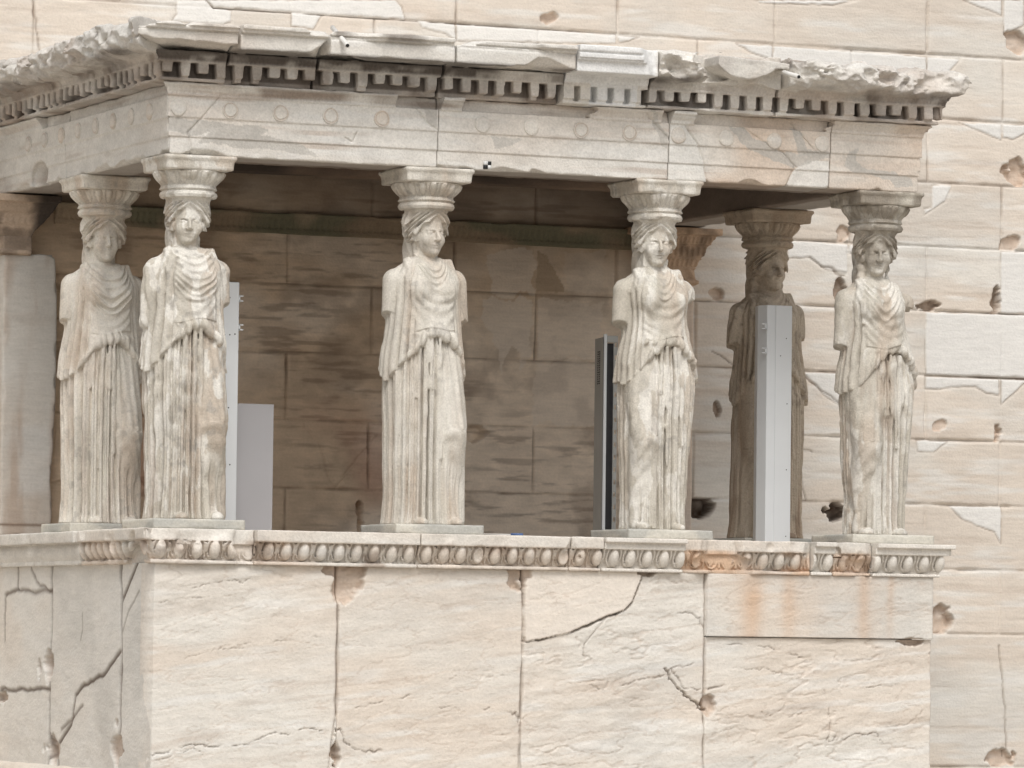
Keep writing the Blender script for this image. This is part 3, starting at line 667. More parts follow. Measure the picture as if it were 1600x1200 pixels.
def arch_rgb(front):
    def fn(x, y, z):
        c = base_rgb(x, y, z, 301, .38)
        c = lerp(c, FRESH*.95, .35)
        c = lerp(c, BROWN*1.1, .45*ss(.56, .74, fbm(x*1.2, y*1.2, z*22, 303, 4)))
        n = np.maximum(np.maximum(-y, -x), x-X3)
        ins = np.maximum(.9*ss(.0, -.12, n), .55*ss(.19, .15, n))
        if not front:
            c = lerp(c, GREY*1.1, .4); return lerp(c, lerp(np.broadcast_to(SOOT_DARK*1.2, c.shape), BROWN, .3+0*x), ins)
        w_ = .02*(fbm(x*12, y*12, z*12, 305, 2)-.5)*2
        c = lerp(c, ORANGE*1.05, .55*ss(3.42, 3.7, x+w_)*ss(.42, .66, fbm(x*1.5, y, z*2.2, 307, 3)))
        c = lerp(c, WARM, .5*ss(3.4, 3.8, x))
        nw = in_poly(x+w_*0, z, AP([(1046, 170), (1105, 180), (1078, 190), (1072, 200), (1090, 225), (1100, 250), (1107, 290), (1046, 280)]))
        nw = nw | in_poly(x, z, AP([(1243, 264), (1262, 250), (1297, 252), (1297, 300), (1228, 295)])) | in_poly(x, z, AP([(688, 150), (722, 153), (722, 172), (688, 170)]))
        c = lerp(c, np.array([.745, .725, .68], f32), .85*nw)
        for pl in GMORT: c = lerp(c, np.array([.50, .475, .435], f32), .8*in_poly(x+w_, z+w_, pl))
        c = lerp(c, DEEP, .65*ss(.5, .68, fbm(x*1.6, y, z*6, 309, 3))*ss(2.68, 2.71, z)*ss(2.78, 2.74, z))
        return lerp(c, lerp(np.broadcast_to(SOOT_DARK*1.2, c.shape), BROWN, .3+0*x), ins)
    return fn
AJ = [(-.4, 1.631), (1.631, 3.286), (3.286, 4.481), (4.481, 5.35)]
labs = ['corner block with four round bosses under fine carving', 'middle block with a small black and white target', 'patched block of orange and white marble with grey mortar', 'right corner block without bosses']
ab = []
for i, (a, b) in enumerate(AJ):
    f0 = arch_fn(a, b, 300+i, 'front')
    if i == 0: f1 = lambda x, y, z, f0=f0: np.maximum(f0(x, y, z), (-x)-(-y)-.0005)
    elif i == 3: f1 = lambda x, y, z, f0=f0: np.maximum(f0(x, y, z), (x-X3)-(-y)-.0005)
    else: f1 = f0
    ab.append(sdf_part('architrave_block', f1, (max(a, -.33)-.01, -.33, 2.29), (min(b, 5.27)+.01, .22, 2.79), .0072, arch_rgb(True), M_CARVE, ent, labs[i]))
yj = onX(101, 220, -.23)[0]
sb = []
for k, (a, b) in enumerate(((-.4, yj), (yj, YW-.02))):
    f0 = arch_fn(a, b, 309+k, 'side')
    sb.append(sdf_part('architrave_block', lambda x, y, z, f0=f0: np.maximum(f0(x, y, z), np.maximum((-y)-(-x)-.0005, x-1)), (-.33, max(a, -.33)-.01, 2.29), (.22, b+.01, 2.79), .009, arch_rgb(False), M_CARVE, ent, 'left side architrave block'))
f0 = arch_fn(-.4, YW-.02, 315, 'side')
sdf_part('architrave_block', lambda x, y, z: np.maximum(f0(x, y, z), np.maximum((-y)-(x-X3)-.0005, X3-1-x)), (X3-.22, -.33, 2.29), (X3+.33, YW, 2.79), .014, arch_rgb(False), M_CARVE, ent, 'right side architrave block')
def boss(parent, c, axis, seed, worn):
    nr, na = 10, 28; r = .054; V_ = []; Q_ = []
    prof = [(0, .016), (.3, .017), (.6, .017), (.74, .016), (.80, .010), (.86, .013), (.95, .014), (1.0, .010), (1.02, .0), (1.02, -.012)] if not worn else [(0, .015), (.3, .016), (.6, .016), (.8, .015), (.9, .014), (.97, .012), (1., .009), (1.01, .004), (1.02, 0), (1.02, -.012)]
    for i, (rr, h) in enumerate(prof):
        for k in range(na):
            t = 2*math.pi*k/na; e = 1+.03*math.sin(3*t+seed)
            a_, b_ = r*rr*e*math.cos(t), r*rr*e*math.sin(t)
            V_.append((c[0]+a_, c[1]-h, c[2]+b_) if axis == 'y' else (c[0]-h, c[1]-a_, c[2]+b_))
    for i in range(len(prof)-1):
        for k in range(na):
            k2 = (k+1) % na; Q_.append((i*na+k, (i+1)*na+k, (i+1)*na+k2, i*na+k2))
    V_ = np.array(V_, f32)
    r_ = base_rgb(V_[:, 0], V_[:, 1], V_[:, 2], 320+seed, .4)
    rr_ = np.repeat([p_[0] for p_ in prof], na)
    r_ = lerp(r_, BROWN*1.3, .5*np.exp(-((rr_-.84)/.08)**2)*(0.2 if worn else 1))
    mesh_obj('round_boss', V_, np.array(Q_), M_CARVE, parent, r_)
bx = [-.161, .19, .534, .877, 1.232, 1.937, 2.285, 2.641, 2.99, 3.349, 3.699, 4.056, 4.412]
for i, x in enumerate(bx):
    k = 0 if x < 1.6 else 1 if x < 3.28 else 2
    boss(ab[k], (x, -.229, 2.606), 'y', i, i in (5, 6, 9, 10, 11, 12, 0))
for i in range(8):
    y = .10+.352*i
    boss(sb[0 if y < yj else 1], (-.229, y, 2.606), 'x', i+20, i < 2)
# survey target painted on the middle block
tx, tz = onY(762, 258, -.232); ts = .0245
for dx, dz_, mt in ((-1, -1, M_BLACK), (0, 0, M_BLACK), (-1, 0, M_PAPER), (0, -1, M_PAPER)):
    P_, Q_ = rough_box((tx+dx*ts, -.236, tz+dz_*ts), (tx+dx*ts+ts, -.20, tz+dz_*ts+ts), .03, .0005, 0)
    mesh_obj('survey_target', P_, Q_, mt, ab[1])

def corn_fn(xa, xb, seed, kind, side):
    def fn(x, y, z):
        n = np.maximum(np.maximum(-y, -x), x-X3)
        u = np.where(-y >= np.maximum(-x, x-X3), x, y)
        no = fbm(x*7, y*7, z*7, seed, 3); nb = fbm(x*2.6, y*2.6, z*2.6, seed+9, 2)
        fr = (u+.03)/.1208; ci = np.round(fr); fr = fr-ci
        wv = .28+.03*(vn(ci*3.7, 0*ci, 0*ci, 5)-.5)
        if kind == 'new': wv = .31+0*ci
        back = np.maximum(n-.245, np.maximum(2.765-z, z-2.955))
        cyc = (u > 2.0) if side == 'front' else (u > -99)
        fill = .0 if kind == 'new' else 1.
        strip = np.maximum(n-.315, np.maximum(2.768-z, z-(2.786 if kind == 'new' else 2.790)))
        bot = 2.772+(0 if kind == 'new' else .050*ss(.35, .85, vn(ci*5.1, 0*ci, 0*ci+seed, 9)))
        if kind != 'new': wv = wv-.10*ss(2.86, 2.78, z)*vn(ci*2.3, 0*ci, 0*ci, 15)
        dent = np.maximum(np.maximum((np.abs(fr)-wv)*.1208, n-.335+.02*(z < 2.80)), np.maximum(bot-z, z-2.892))
        holes = strip
        eggc = np.maximum(n-.345-.02*ss(2.89, 2.935, z)+.009*np.abs(np.sin(u*math.pi/.030))*(z > 2.90)*(z < 2.938), np.maximum(2.885-z, z-2.955))
        d = np.minimum(np.minimum(back, dent), eggc)
        if kind != 'dark': d = np.minimum(d, strip)
        if kind != 'new': d = d+(no-.5)*(.024 if kind == 'rock' else .019)
        if kind in ('corona', 'corner', 'dark'):
            cor = np.maximum(n-.555, np.maximum(2.960-z, z-3.075))
            crown = np.maximum(n-.585-.02*(z > 3.085)+.05*ss(.45, .7, nb), np.maximum(3.062-z, z-3.115+.05*ss(.5, .75, fbm(x*3.1, y*3.1, 0*z, seed+2, 3))))
            c = np.minimum(cor, crown)
            ed = ss(.50, .70, fbm(x*2.2, y*2.2, 0*z, seed+5, 3))
            if kind == 'corner': ed = np.maximum(ed, ss(.35, -.1, u)*.55)
            c = np.maximum(c, (2.955+.09*ed+.20*(n-.50)*ed-z)*.8+(no-.5)*.03)
            c = c+(no-.5)*.012
            c = c+.02*np.exp(-((z-3.062)/.005)**2)*(n > .5)*.4
            d = np.minimum(d, c)
        elif kind == 'new':
            d = np.minimum(d, np.maximum(n-.545+.20*(3.07-z)*(z < 3.05)*0, np.maximum(2.955-z, z-3.03)))
            d = np.minimum(d, np.maximum(n-.53-.25*(z-2.955), np.maximum(2.955-z, z-3.04)))
            d = np.minimum(d, np.maximum(n-.585, np.maximum(3.045-z, z-3.075))); d = np.minimum(d, np.maximum(n-.61, np.maximum(3.088-z, z-3.128))); d = np.minimum(d, np.maximum(n-.57, np.maximum(3.03-z, z-3.10)))
            br = ss(onY(1000, 100, -.55)[0], onY(1030, 100, -.55)[0], x+.25*(z-3.0))
            d = np.where(z > 2.95, np.maximum(d, n-.59+.09*br+(no-.5)*.06*br), d)
        else:
            lim = .50+.18*(nb-.5)+(.04 if side == 'front' else .06)
            if side == 'front': lim = lim-.13*ss(4.8, 5.25, x)
            if seed == 460: lim = lim-.15
            r = ((np.maximum(n-.22, 0)/(lim-.22))**3.4+(np.abs(z-3.035)/.098)**3.4)**(1/3.4)-1
            rk = r*.10
            rg = np.abs(2*fbm(x*5+3*z, y*5, z*9-2*x, seed+3, 4)-1)
            rk = rk+(rg-.25)*.055+(no-.5)*.05
            if kind == 'mixed':      # hollow scooped out, then a surviving crown piece
                a = onY(1105, 110, -.55)[0]
                sc = np.sqrt(((x-a-.10)/.20)**2+((z-3.06)/.10)**2)-1
                rk = np.maximum(rk, np.minimum(-sc*.12, n-.34)+(no-.5)*.02)
                x0, x1 = onY(1122, 100, -.55)[0], onY(1232, 120, -.55)[0]
                t = np.clip((x-x0)/(x1-x0), 0, 1)
                lowz = 3.055-.085*np.maximum(np.sin(np.clip(t*1.25, 0, 1)*math.pi), 0)**.8
                pc = np.maximum(np.maximum(n-.56-.10*(z-3.0), lowz-z+(no-.5)*.02), np.maximum(z-3.115+.03*t, np.maximum(x0-x, x-x1)))
                pc = np.maximum(pc, .24-n); rk = np.maximum(rk, np.minimum(n-.42, np.minimum(x-x0+.06, x1+.02-x))+(no-.5)*.04)
                rk = np.minimum(rk, pc+(no-.5)*.012)
            d = np.minimum(d, rk)
        d = np.maximum(d, .05-n)
        g = .004+(.010*no if kind != 'new' else 0)
        return np.maximum(d, np.maximum(u-xb+g, xa+g-u))
    return fn
def corn_rgb(kind, side):
    def fn(x, y, z):
        n = np.maximum(np.maximum(-y, -x), x-X3)
        c = base_rgb(x, y, z, 401, .4); c = lerp(c, FRESH*.95, .25)
        if side != 'front': c = lerp(c, GREY*.98, .45)
        if kind == 'new':
            nw = ss(2.90, 2.91, z)*1.0
            c = lerp(c, np.array([.80, .80, .79], f32), np.maximum(nw, (x > 2.66)*(x < 3.0)*1.)*.9*(1-.8*ss(3.04, 3.08, x)))
            return c
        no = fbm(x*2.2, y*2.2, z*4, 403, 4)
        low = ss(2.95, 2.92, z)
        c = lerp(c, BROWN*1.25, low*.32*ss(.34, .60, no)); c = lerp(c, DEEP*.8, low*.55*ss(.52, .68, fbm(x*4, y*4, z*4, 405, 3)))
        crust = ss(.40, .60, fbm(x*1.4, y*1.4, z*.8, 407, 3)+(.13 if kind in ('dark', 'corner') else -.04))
        c = lerp(c, SOOT_DARK, crust*.9*ss(2.885, 2.91, z)*ss(2.985, 2.95, z))
        c = lerp(c, SOOT_DARK*1.4, .36*crust*low); c = lerp(c, SOOT_DARK*1.3, .75*low*ss(.305, .270, n)*ss(2.79, 2.80, z)); c = lerp(c, CREAM*.95, .45*low*ss(.318, .325, n)*ss(.45, .65, fbm(x*9, y*9, z*5, 417, 2)))  # gaps between dentils coloured darker with depth, dentil fronts patchily paler
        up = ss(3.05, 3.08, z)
        c = lerp(c, SOOT_DARK*2.2, up*.7*ss(.60, .72, fbm(x*2.4, y*2.4, z*2, 409, 4)))
        if kind in ('rock', 'mixed'):
            c = lerp(c, np.array([.52, .48, .44], f32), .55*ss(.40, .65, fbm(x*6, y*6, z*6, 411, 4))); c = lerp(c, BROWN, .35*ss(.5, .7, fbm(x*3, y*3, z*3, 413, 3)))
        return c
    return fn
CJ = [(-.8, .13, 'corner', 'left corner cornice block with a broken edge'), (.13, .739, 'dark', 'cornice block with a black crust under it'), (.739, 1.609, 'dark', None), (1.609, 2.467, 'dark', 'cornice block with a dark stain on top'), (2.467, 3.077, 'new', 'cornice block restored with crisp white marble'),
      (3.077, 4.018, 'mixed', 'hollowed cornice block with a loose looking crown piece'), (4.018, 5.8, 'rock', 'jagged right corner cornice block')]
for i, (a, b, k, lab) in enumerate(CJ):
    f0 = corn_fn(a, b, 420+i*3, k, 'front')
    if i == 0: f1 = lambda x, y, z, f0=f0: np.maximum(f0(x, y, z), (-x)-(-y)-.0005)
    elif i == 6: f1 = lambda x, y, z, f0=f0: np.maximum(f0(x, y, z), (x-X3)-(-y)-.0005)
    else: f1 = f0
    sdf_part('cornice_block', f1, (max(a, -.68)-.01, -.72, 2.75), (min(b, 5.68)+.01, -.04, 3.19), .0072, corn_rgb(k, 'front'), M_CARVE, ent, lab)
yc = onX(98, 190, -.33)[0]
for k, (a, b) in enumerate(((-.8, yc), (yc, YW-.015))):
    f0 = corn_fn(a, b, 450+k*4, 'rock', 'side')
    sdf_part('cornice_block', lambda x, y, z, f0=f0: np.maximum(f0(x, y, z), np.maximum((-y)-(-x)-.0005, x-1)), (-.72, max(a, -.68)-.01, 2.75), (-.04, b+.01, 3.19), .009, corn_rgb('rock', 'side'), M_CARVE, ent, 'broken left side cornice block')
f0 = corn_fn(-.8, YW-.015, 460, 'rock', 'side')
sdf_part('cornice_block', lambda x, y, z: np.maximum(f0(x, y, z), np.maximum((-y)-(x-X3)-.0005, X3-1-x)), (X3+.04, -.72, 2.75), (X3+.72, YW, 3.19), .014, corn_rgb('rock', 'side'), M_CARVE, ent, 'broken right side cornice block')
sooty = lambda x, y, z: lerp(np.broadcast_to(SOOT_DARK*1.2, x.shape+(3,)), BROWN*.7, ss(.4, .65, fbm(x*1.4, y*1.4, z, 470, 3)))
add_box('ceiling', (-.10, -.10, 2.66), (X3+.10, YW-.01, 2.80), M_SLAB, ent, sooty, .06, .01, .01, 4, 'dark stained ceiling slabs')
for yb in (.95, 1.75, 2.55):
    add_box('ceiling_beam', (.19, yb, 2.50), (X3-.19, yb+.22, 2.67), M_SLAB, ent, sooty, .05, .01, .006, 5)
add_box('roof_slab', (-.20, -.20, 2.80), (X3+.20, YW-.01, 3.06), M_SLAB, ent, stone, .05, .02, .02, 6)

# ------------------------------------------------------------------ the six maidens
def rotz(x, y, a, cy=0.):
    c, s_ = math.cos(a), math.sin(a); return c*x+s_*(y-cy), -s_*x+c*(y-cy)+cy
def maiden_field(mir, seed, arms, head, wear, hair=1.0, tress=0, va=1., vb=7.2, vl=1.50, br=1., ax=.08, ah=.225, wa=1., tp=1.):
    """arms: {'R': (z_end, kind), 'L': ...} sides as seen by the viewer; mir flips the bent leg"""
    def fn(x, y, z):
        x0 = x
        x = x*mir                                   # bent leg at +x after this
        th = np.arctan2(x, -y).astype(f32)
        Zs = z[0, 0]
        def prof(zz, vals): return np.interp(Zs, zz, vals).astype(f32)[None, None]
        shp = np.broadcast(x, y, z).shape
        # chest leans a little; the hips swing to the standing leg
        cx = prof([0, .6, 1.05, 1.35, 1.7], [.0, -.01, -.022, -.01, 0])
        # ---- skirt
        a = prof([0, .04, .15, .5, .85, 1.0, 1.15, 1.3], [.268, .262, .252, .252, .256, .250, .222, .19])
        b = prof([0, .04, .15, .5, .85, 1.0, 1.15, 1.3], [.228, .222, .212, .205, .205, .20, .18, .15])
        tpz = prof([0, .95], [tp, 1.]); a = a*tpz; b = b*(.4+.6*tpz)
        xs = x-cx
        rho = (np.abs(xs/a)**2.35+np.abs(y/b)**2.35)**(1/2.35)
        sk = (rho-1)*b*1.05
        leg = np.minimum(cap(x, y, z, (.105, -.045, 1.05), (.135*(.5+.5*tp), -.150, .60), .135, .100), cap(x, y, z, (.135*(.5+.5*tp), -.150, .60), (.155*tp, -.030, .10), .100, .080))
        rs = np.sin(seed*1.7), np.cos(seed*2.3)
        wz = .16*np.sin(z*3.1+seed)+.09*np.sin(z*8+seed*2+2*np.sin(th*3))+.05*np.sin(z*19+5*th)
        def flute(th, k, ph, sh=.42):
            p = k*th+ph+wz
            p = p+.55*np.sin(2.1*th*k/7+seed)+.35*np.sin(3.7*th+seed*1.3)
            t = np.abs(np.sin(p)); return (1-t)**1.7, t
        g, t = flute(th, 14.0, .6+seed)
        g2, _ = flute(th, 25.0, 1.1+seed*2)
        mix = .5+.5*np.sin(4.3*th+seed)
        amp = .048*prof([0, .06, .3, .9, 1.15, 1.25], [.8, 1, 1, .9, .6, .5])
        near = np.clip((leg+.012)/.05, 0, 1)
        gat = prof([.80, .98, 1.15, 1.3], [0, .5, 1, 1])*np.exp(-(th/.8)**2); gg = (g*(.45+.55*mix)*(1-.5*gat)+g2*(.38*(1-.5*mix)+.55*gat))
        gr2 = 1.
        sk = sk+amp*gg*near*1.15-.004
        # raised pleats hanging from the belt, each broken off at its own height
        for k_ in range(4):
            xx = -.13+.055*k_+.012*math.sin(seed*3+k_*2.1); ze = .35+.55*abs(math.sin(seed*1.9+k_*1.7))
            yy = -.205*math.sqrt(max(0, 1-(xx/.30)**2))
            pl = cap(x, y, z, (xx*.8, yy*.93, 1.20), (xx, yy+.004, ze), .015, .009)+.004*np.sin(z*31+k_)
            sk = smin(sk, pl, .016)
        # the bent leg under thin cloth, with a few slack curved folds
        cf = np.sin((z*1.0+1.7*(x-.13)**2*10+.5*(x-.13))*46+seed)
        legd = leg+.0035*cf*(z < .62)*(z > .08)+.003*np.sin((x*1.0+.10*z)*120)*(z > .62)
        edge_ = np.abs(x-.235+.10*np.abs(z-.35))-.012
        sk = smin(sk, legd, .025)
        # curtain of cloth swinging from the knee to the outer ankle
        cur = cap(x, y, z, (.215*(.4+.6*tp), -.12, .62), (.225*tp, -.10, .03), .022, .030)
        cur2 = cap(x, y, z, (.075, -.185, .60), (.098*tp, -.165, .03), .014, .022)
        sk = smin(sk, np.minimum(cur, cur2), .018)
        # feet
        ft = np.minimum(ell(x, y, z, (.150, -.19, .012), (.046, .085, .038)), ell(x, y, z, (-.095, -.205, .010), (.044, .070, .034)))
        hem = .035+.02*np.sin(th*9+seed)
        sk = np.maximum(sk, np.maximum(-z-.004, z-1.30))
        # ---- overfold and blouse above the belt
        a2 = prof([.90, 1.0, 1.1, 1.22, 1.34, 1.46, 1.57, 1.635, 1.68, 1.72, 1.745], [.286, .284, .276, .260, .248, .240, .236, .215, .185, .135, .085])
        b2 = prof([.90, 1.0, 1.1, 1.22, 1.34, 1.46, 1.57, 1.635, 1.68, 1.72, 1.745], [.236, .230, .215, .195, .172, .165, .165, .145, .125, .095, .075])
        a2 = a2*(1-(1-wa)*np.exp(-((Zs-1.38)/.16)**2))[None, None].astype(f32)
        rh2 = (np.abs((x-cx*.8)/a2)**2.3+np.abs(y/b2)**2.3)**(1/2.3)
        to = (rh2-1)*b2*1.02
        for sx in (-1, 1): to = smin(to, ell(x, y, z, (sx*.095, -.118-.012*(br-1), 1.525), (.070*br, .062*br, .072*br)), .04)
        zh = .985+ah*np.exp(-np.abs((th-ax)/.88)**3.0)+.012*np.sin(7*th+seed)-.05*np.exp(-((np.abs(th)-1.45)/.28)**2)
        side = ss(.62, .95, np.abs(th-.05))
        gs, _ = flute(th, 15.0, 2.0+seed*1.1)
        to = to+.036*gs*side*ss(1.74, 1.60, z)*(.6+.4*ss(1.5, 1.2, z))
        # V folds slung between the shoulders
        vq = z-vb*(x-.008-.015*math.sin(seed*3))**2+.030*(vn(x*11, 0*y, z*11, seed)-.5)
        inV = va*ss(.165, .12, np.abs(x))*(y < 0)*ss(vl-.04, vl+.03, vq)*ss(1.70, 1.66, vq)
        sv = np.sin(vq*(118+22*math.sin(seed))+seed+9*x*math.sin(seed*5))*(.45+.9*vn(0*x, 0*y, z*14, seed+3))
        to = to-.011*inV*(np.maximum(sv, 0)**1.0)+.006*inV*np.maximum(-sv, 0)
        to = to+.020*ss(.10, .06, np.abs(x))*ss(1.66, 1.72, vq)*(y < 0)
        # fine pulls across the ribs
        inR = ss(.18, .12, np.abs(x))*(y < 0)*ss(1.26, 1.32, z)*ss(1.54, 1.44, z)
        to = to+.0035*inR*np.sin((z-1.6*(x)**2*3+.35*x*math.sin(seed*4))*80+seed*3+5*vn(x*8, 0*y, z*8, seed))
        # chest panel of the overfold, ending in a straight edge above the belt
        pe = 1.262+.012*np.sin(x*22+seed)+.06*(x*mir)
        to = to-.011*(y < 0)*ss(pe-.004, pe+.004, z)*ss(.150, .135, np.abs(x))*ss(1.60, 1.5, z)
        d2 = np.maximum(to, (zh-z)*.8)
        # puffed roll of cloth along the arched edge
        sc = np.abs(np.sin(10*th+1.1*np.sin(5*th+seed)+seed+4*(z-zh)))**.6
        roll = np.sqrt((to+.010)**2+((z-zh-.024)*.80)**2)-(.016+.024*sc)*(.30+.70*ss(1.15, .55, np.abs(th-ax)))
        sc2 = np.abs(np.sin(8.5*th+seed+6*(z-zh)))
        roll = roll+.010*(1-sc2)**2
        d2 = smin(d2, roll, .010)
        # small pouch of cloth at the middle
        po = ell(x, y, z, (.015, -.176, 1.232), (.105, .028, .018))+.006*np.sin(x*110+z*50+seed)
        d2 = smin(d2, po, .022)
        body = smin(sk, d2, .006)
        body = np.minimum(body, ft)
        # ---- shoulders, arms, neck (viewer's own left and right from here)
        x = x0
        up = smin(np.minimum(cap(x, y, z, (0, .005, 1.662), (-.205, .008, 1.598), .068, .066), cap(x, y, z, (0, .005, 1.662), (.205, .008, 1.598), .068, .066)), cap(x, y, z, (0, .01, 1.58), (0, .01, 1.665), .12, .075), .05)
        for sx, key in ((-1, 'L'), (1, 'R')):
            zend, kind = arms[key]
            if kind == 'none': continue
            r0, r1 = (.070, .052) if kind == 'bare' else (.066, .058)
            arm = cap(x, y, z, (sx*.218, .008, 1.580), (sx*.248, .015, 1.26), r0+.003, r1)
            arm = np.maximum(arm, (zend-z)+.30*sx*(x-sx*.25)-.35*(y-.01))
            if kind == 'cloth': arm = arm+.006*np.sin(th*30+z*20)
            up = smin(up, arm, .022)
            # brooch and gathered cloth on the shoulder
            up = smin(up, cap(x, y, z, (sx*.140, -.045, 1.705), (sx*.165, -.110, 1.58), .028, .018)+.005*np.sin(x*150+z*40), .015)
            up = smin(up, ell(x, y, z, (sx*.135, -.03, 1.712), (.036, .036, .022)), .01)
        nk = cap(x, y, z, (0, .012, 1.64), (0, .004, 1.86), .070, .064)
        body = smin(smin(body, up, .02), nk, .022)
        # ---- long hair: mass on the back, tresses on the shoulders
        bk = cap(x, y, z, (-.012, .105, 1.52), (-.005, .100, 1.93), .104*hair, .108)+.009*np.abs(np.sin(th*7+z*22))
        for sx in (-1, 1):
            tr = np.minimum(cap(x, y, z, (sx*.088, .035, 1.90), (sx*.098, .010, 1.74), .034, .030), cap(x, y, z, (sx*.098, .010, 1.74), (sx*.125, -.075, 1.60), .026, .020))
            if tress: bk = np.minimum(bk, np.minimum(tr, cap(x, y, z, (sx*.125, -.075, 1.62), (sx*.150, -.130, 1.42), .020, .012))+.005*np.sin(z*95+x*30))
        body = smin(body, bk, .008)
        # ---- head
        yaw, tilt = head
        hx, hy = rotz(x, y, yaw, .01)
        hz = 1.746+(z-1.748-tilt*hx)*.87; hx = hx*.885; hy = hy*.91
        fc = smin(ell(hx, hy, hz, (0, -.012, 1.895), (.083, .104, .125)), ell(hx, hy, hz, (0, -.050, 1.815), (.060, .062, .078)), .03)
        w_ = 1-wear
        # brows and eyes
        for sx in (-1, 1):
            fc = np.maximum(fc, -(ell(hx, hy, hz, (sx*.034, -.116, 1.878), (.026, .026, .015))) if w_ > 0 else -1)
            fc = smin(fc, ell(hx, hy, hz, (sx*.034, -.094, 1.875), (.019, .015, .010)), .002)
            fc = smin(fc, cap(hx, hy, hz, (sx*.016, -.112, 1.892), (sx*.056, -.090, 1.893), .0065*w_+.001, .005*w_+.001), .006)
            fc = smin(fc, cap(hx, hy, hz, (sx*.018, -.103, 1.865), (sx*.050, -.090, 1.867), .003, .002), .004)
            fc = smin(fc, ell(hx, hy, hz, (sx*.042, -.082, 1.835), (.028, .026, .028)), .02)
        fc = smin(fc, cap(hx, hy, hz, (0, -.114, 1.893), (0, -.141, 1.838), .0085, .013*(.6+.4*w_)), .005)
        fc = smin(fc, ell(hx, hy, hz, (0, -.128, 1.834), (.019, .014, .009)), .004)
        fc = smin(fc, ell(hx, hy, hz, (0, -.108, 1.808), (.026, .013, .0085)), .005)
        fc = smin(fc, ell(hx, hy, hz, (0, -.105, 1.794), (.021, .013, .008)), .003)
        fc = np.maximum(fc, -(ell(hx, hy, hz, (0, -.122, 1.8015), (.024, .010, .0028))))
        fc = smin(fc, ell(hx, hy, hz, (0, -.088, 1.768), (.027, .027, .022)), .012)
        # waved hair round the forehead, parted in the middle
        hr = ell(hx, hy, hz, (0, .012, 1.940), (.122, .134, .105))
        hr = np.minimum(hr, ell(hx, hy, hz, (0, .03, 1.90), (.112, .10, .10)))
        line = 1.948-1.05*np.maximum(hy+.095, 0)-.25*np.abs(hx)
        wav = .013*np.sin((np.abs(hx)*1.0+1.0*(hz-1.9))*110+6*np.sin(hz*30+hy*30))+.005*np.sin(hy*120+hz*60)
        hr = np.maximum(hr+wav*(1-.5*wear), (line-hz)*.75)
        hr = np.maximum(hr, -ell(hx, hy, hz, (0, -.140, 1.86), (.070, .075, .100)))
        for sx in (-1, 1):
            hr = smin(hr, ell(hx, hy, hz, (sx*.092, -.010, 1.895), (.030, .048, .055))+wav*.7, .01)
            fc = np.minimum(fc, ell(hx, hy, hz, (sx*.085, -.035, 1.86), (.012, .018, .022)))
        hd = smin(fc, hr, .006)
        hd = smin(hd, cap(x, y, z, (0, .012, 2.02), (0, .006, 2.075), .126, .168), .02)
        body = smin(body, hd, .006)
        no = fbm(x*9, y*9, z*9, seed*7, 2)
        body = body+(no-.5)*(.006+.012*wear)
        body = body+(fbm(x*26, y*26, z*20, seed*7+9, 2)-.5)*(.002+.009*wear)
        if wear > .3: body = body+.018*ss(.60, .78, fbm(x*5, y*5, z*4, seed*7+3, 2))*wear
        return np.maximum(body, np.maximum(z-2.07, -z))
    return fn
def maiden_rgb(seed, tone, fl, dirty, crust=0.):
    def fn(x, y, z):
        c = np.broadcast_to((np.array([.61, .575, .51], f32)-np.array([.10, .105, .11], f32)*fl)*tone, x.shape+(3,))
        n1 = fbm(x*4, y*4, z*2.2, seed+500, 4); n2 = fbm(x*14, y*14, z*6, seed+503, 4); n3 = fbm(x*22, y*22, z*20, seed+507, 3)
        c = lerp(c, np.array([.52, .44, .36], f32)*tone, .8*ss(.42, .66, fbm(x*7, y*7, z*.8, seed+509, 3)))
        c = lerp(c, np.array([.70, .665, .60], f32)*tone, .7*(1-.7*fl)*ss(.45, .62, n1))
        c = lerp(c, np.array([.72, .69, .63], f32)*tone, fl*ss(.49, .54, n2)*ss(.36, .52, n1))
        c = lerp(c, np.array([.36, .335, .30], f32)*tone, (.35+.4*dirty)*ss(.54, .70, n3)*ss(.4, .62, fbm(x*3, y*3, z*1.5, seed+511, 2)))
        c = lerp(c, np.array([.34, .26, .20], f32)*tone, dirty*.75*ss(.56, .74, fbm(x*12, y*12, z*1.1, seed+513, 3))*ss(1.3, .9, z))
        if crust: c = lerp(c, np.array([.27, .235, .19], f32), crust*ss(1.74, 1.86, z)*ss(.30, .58, fbm(x*8, y*8, z*8, seed+515, 3)))
        return c
    return fn
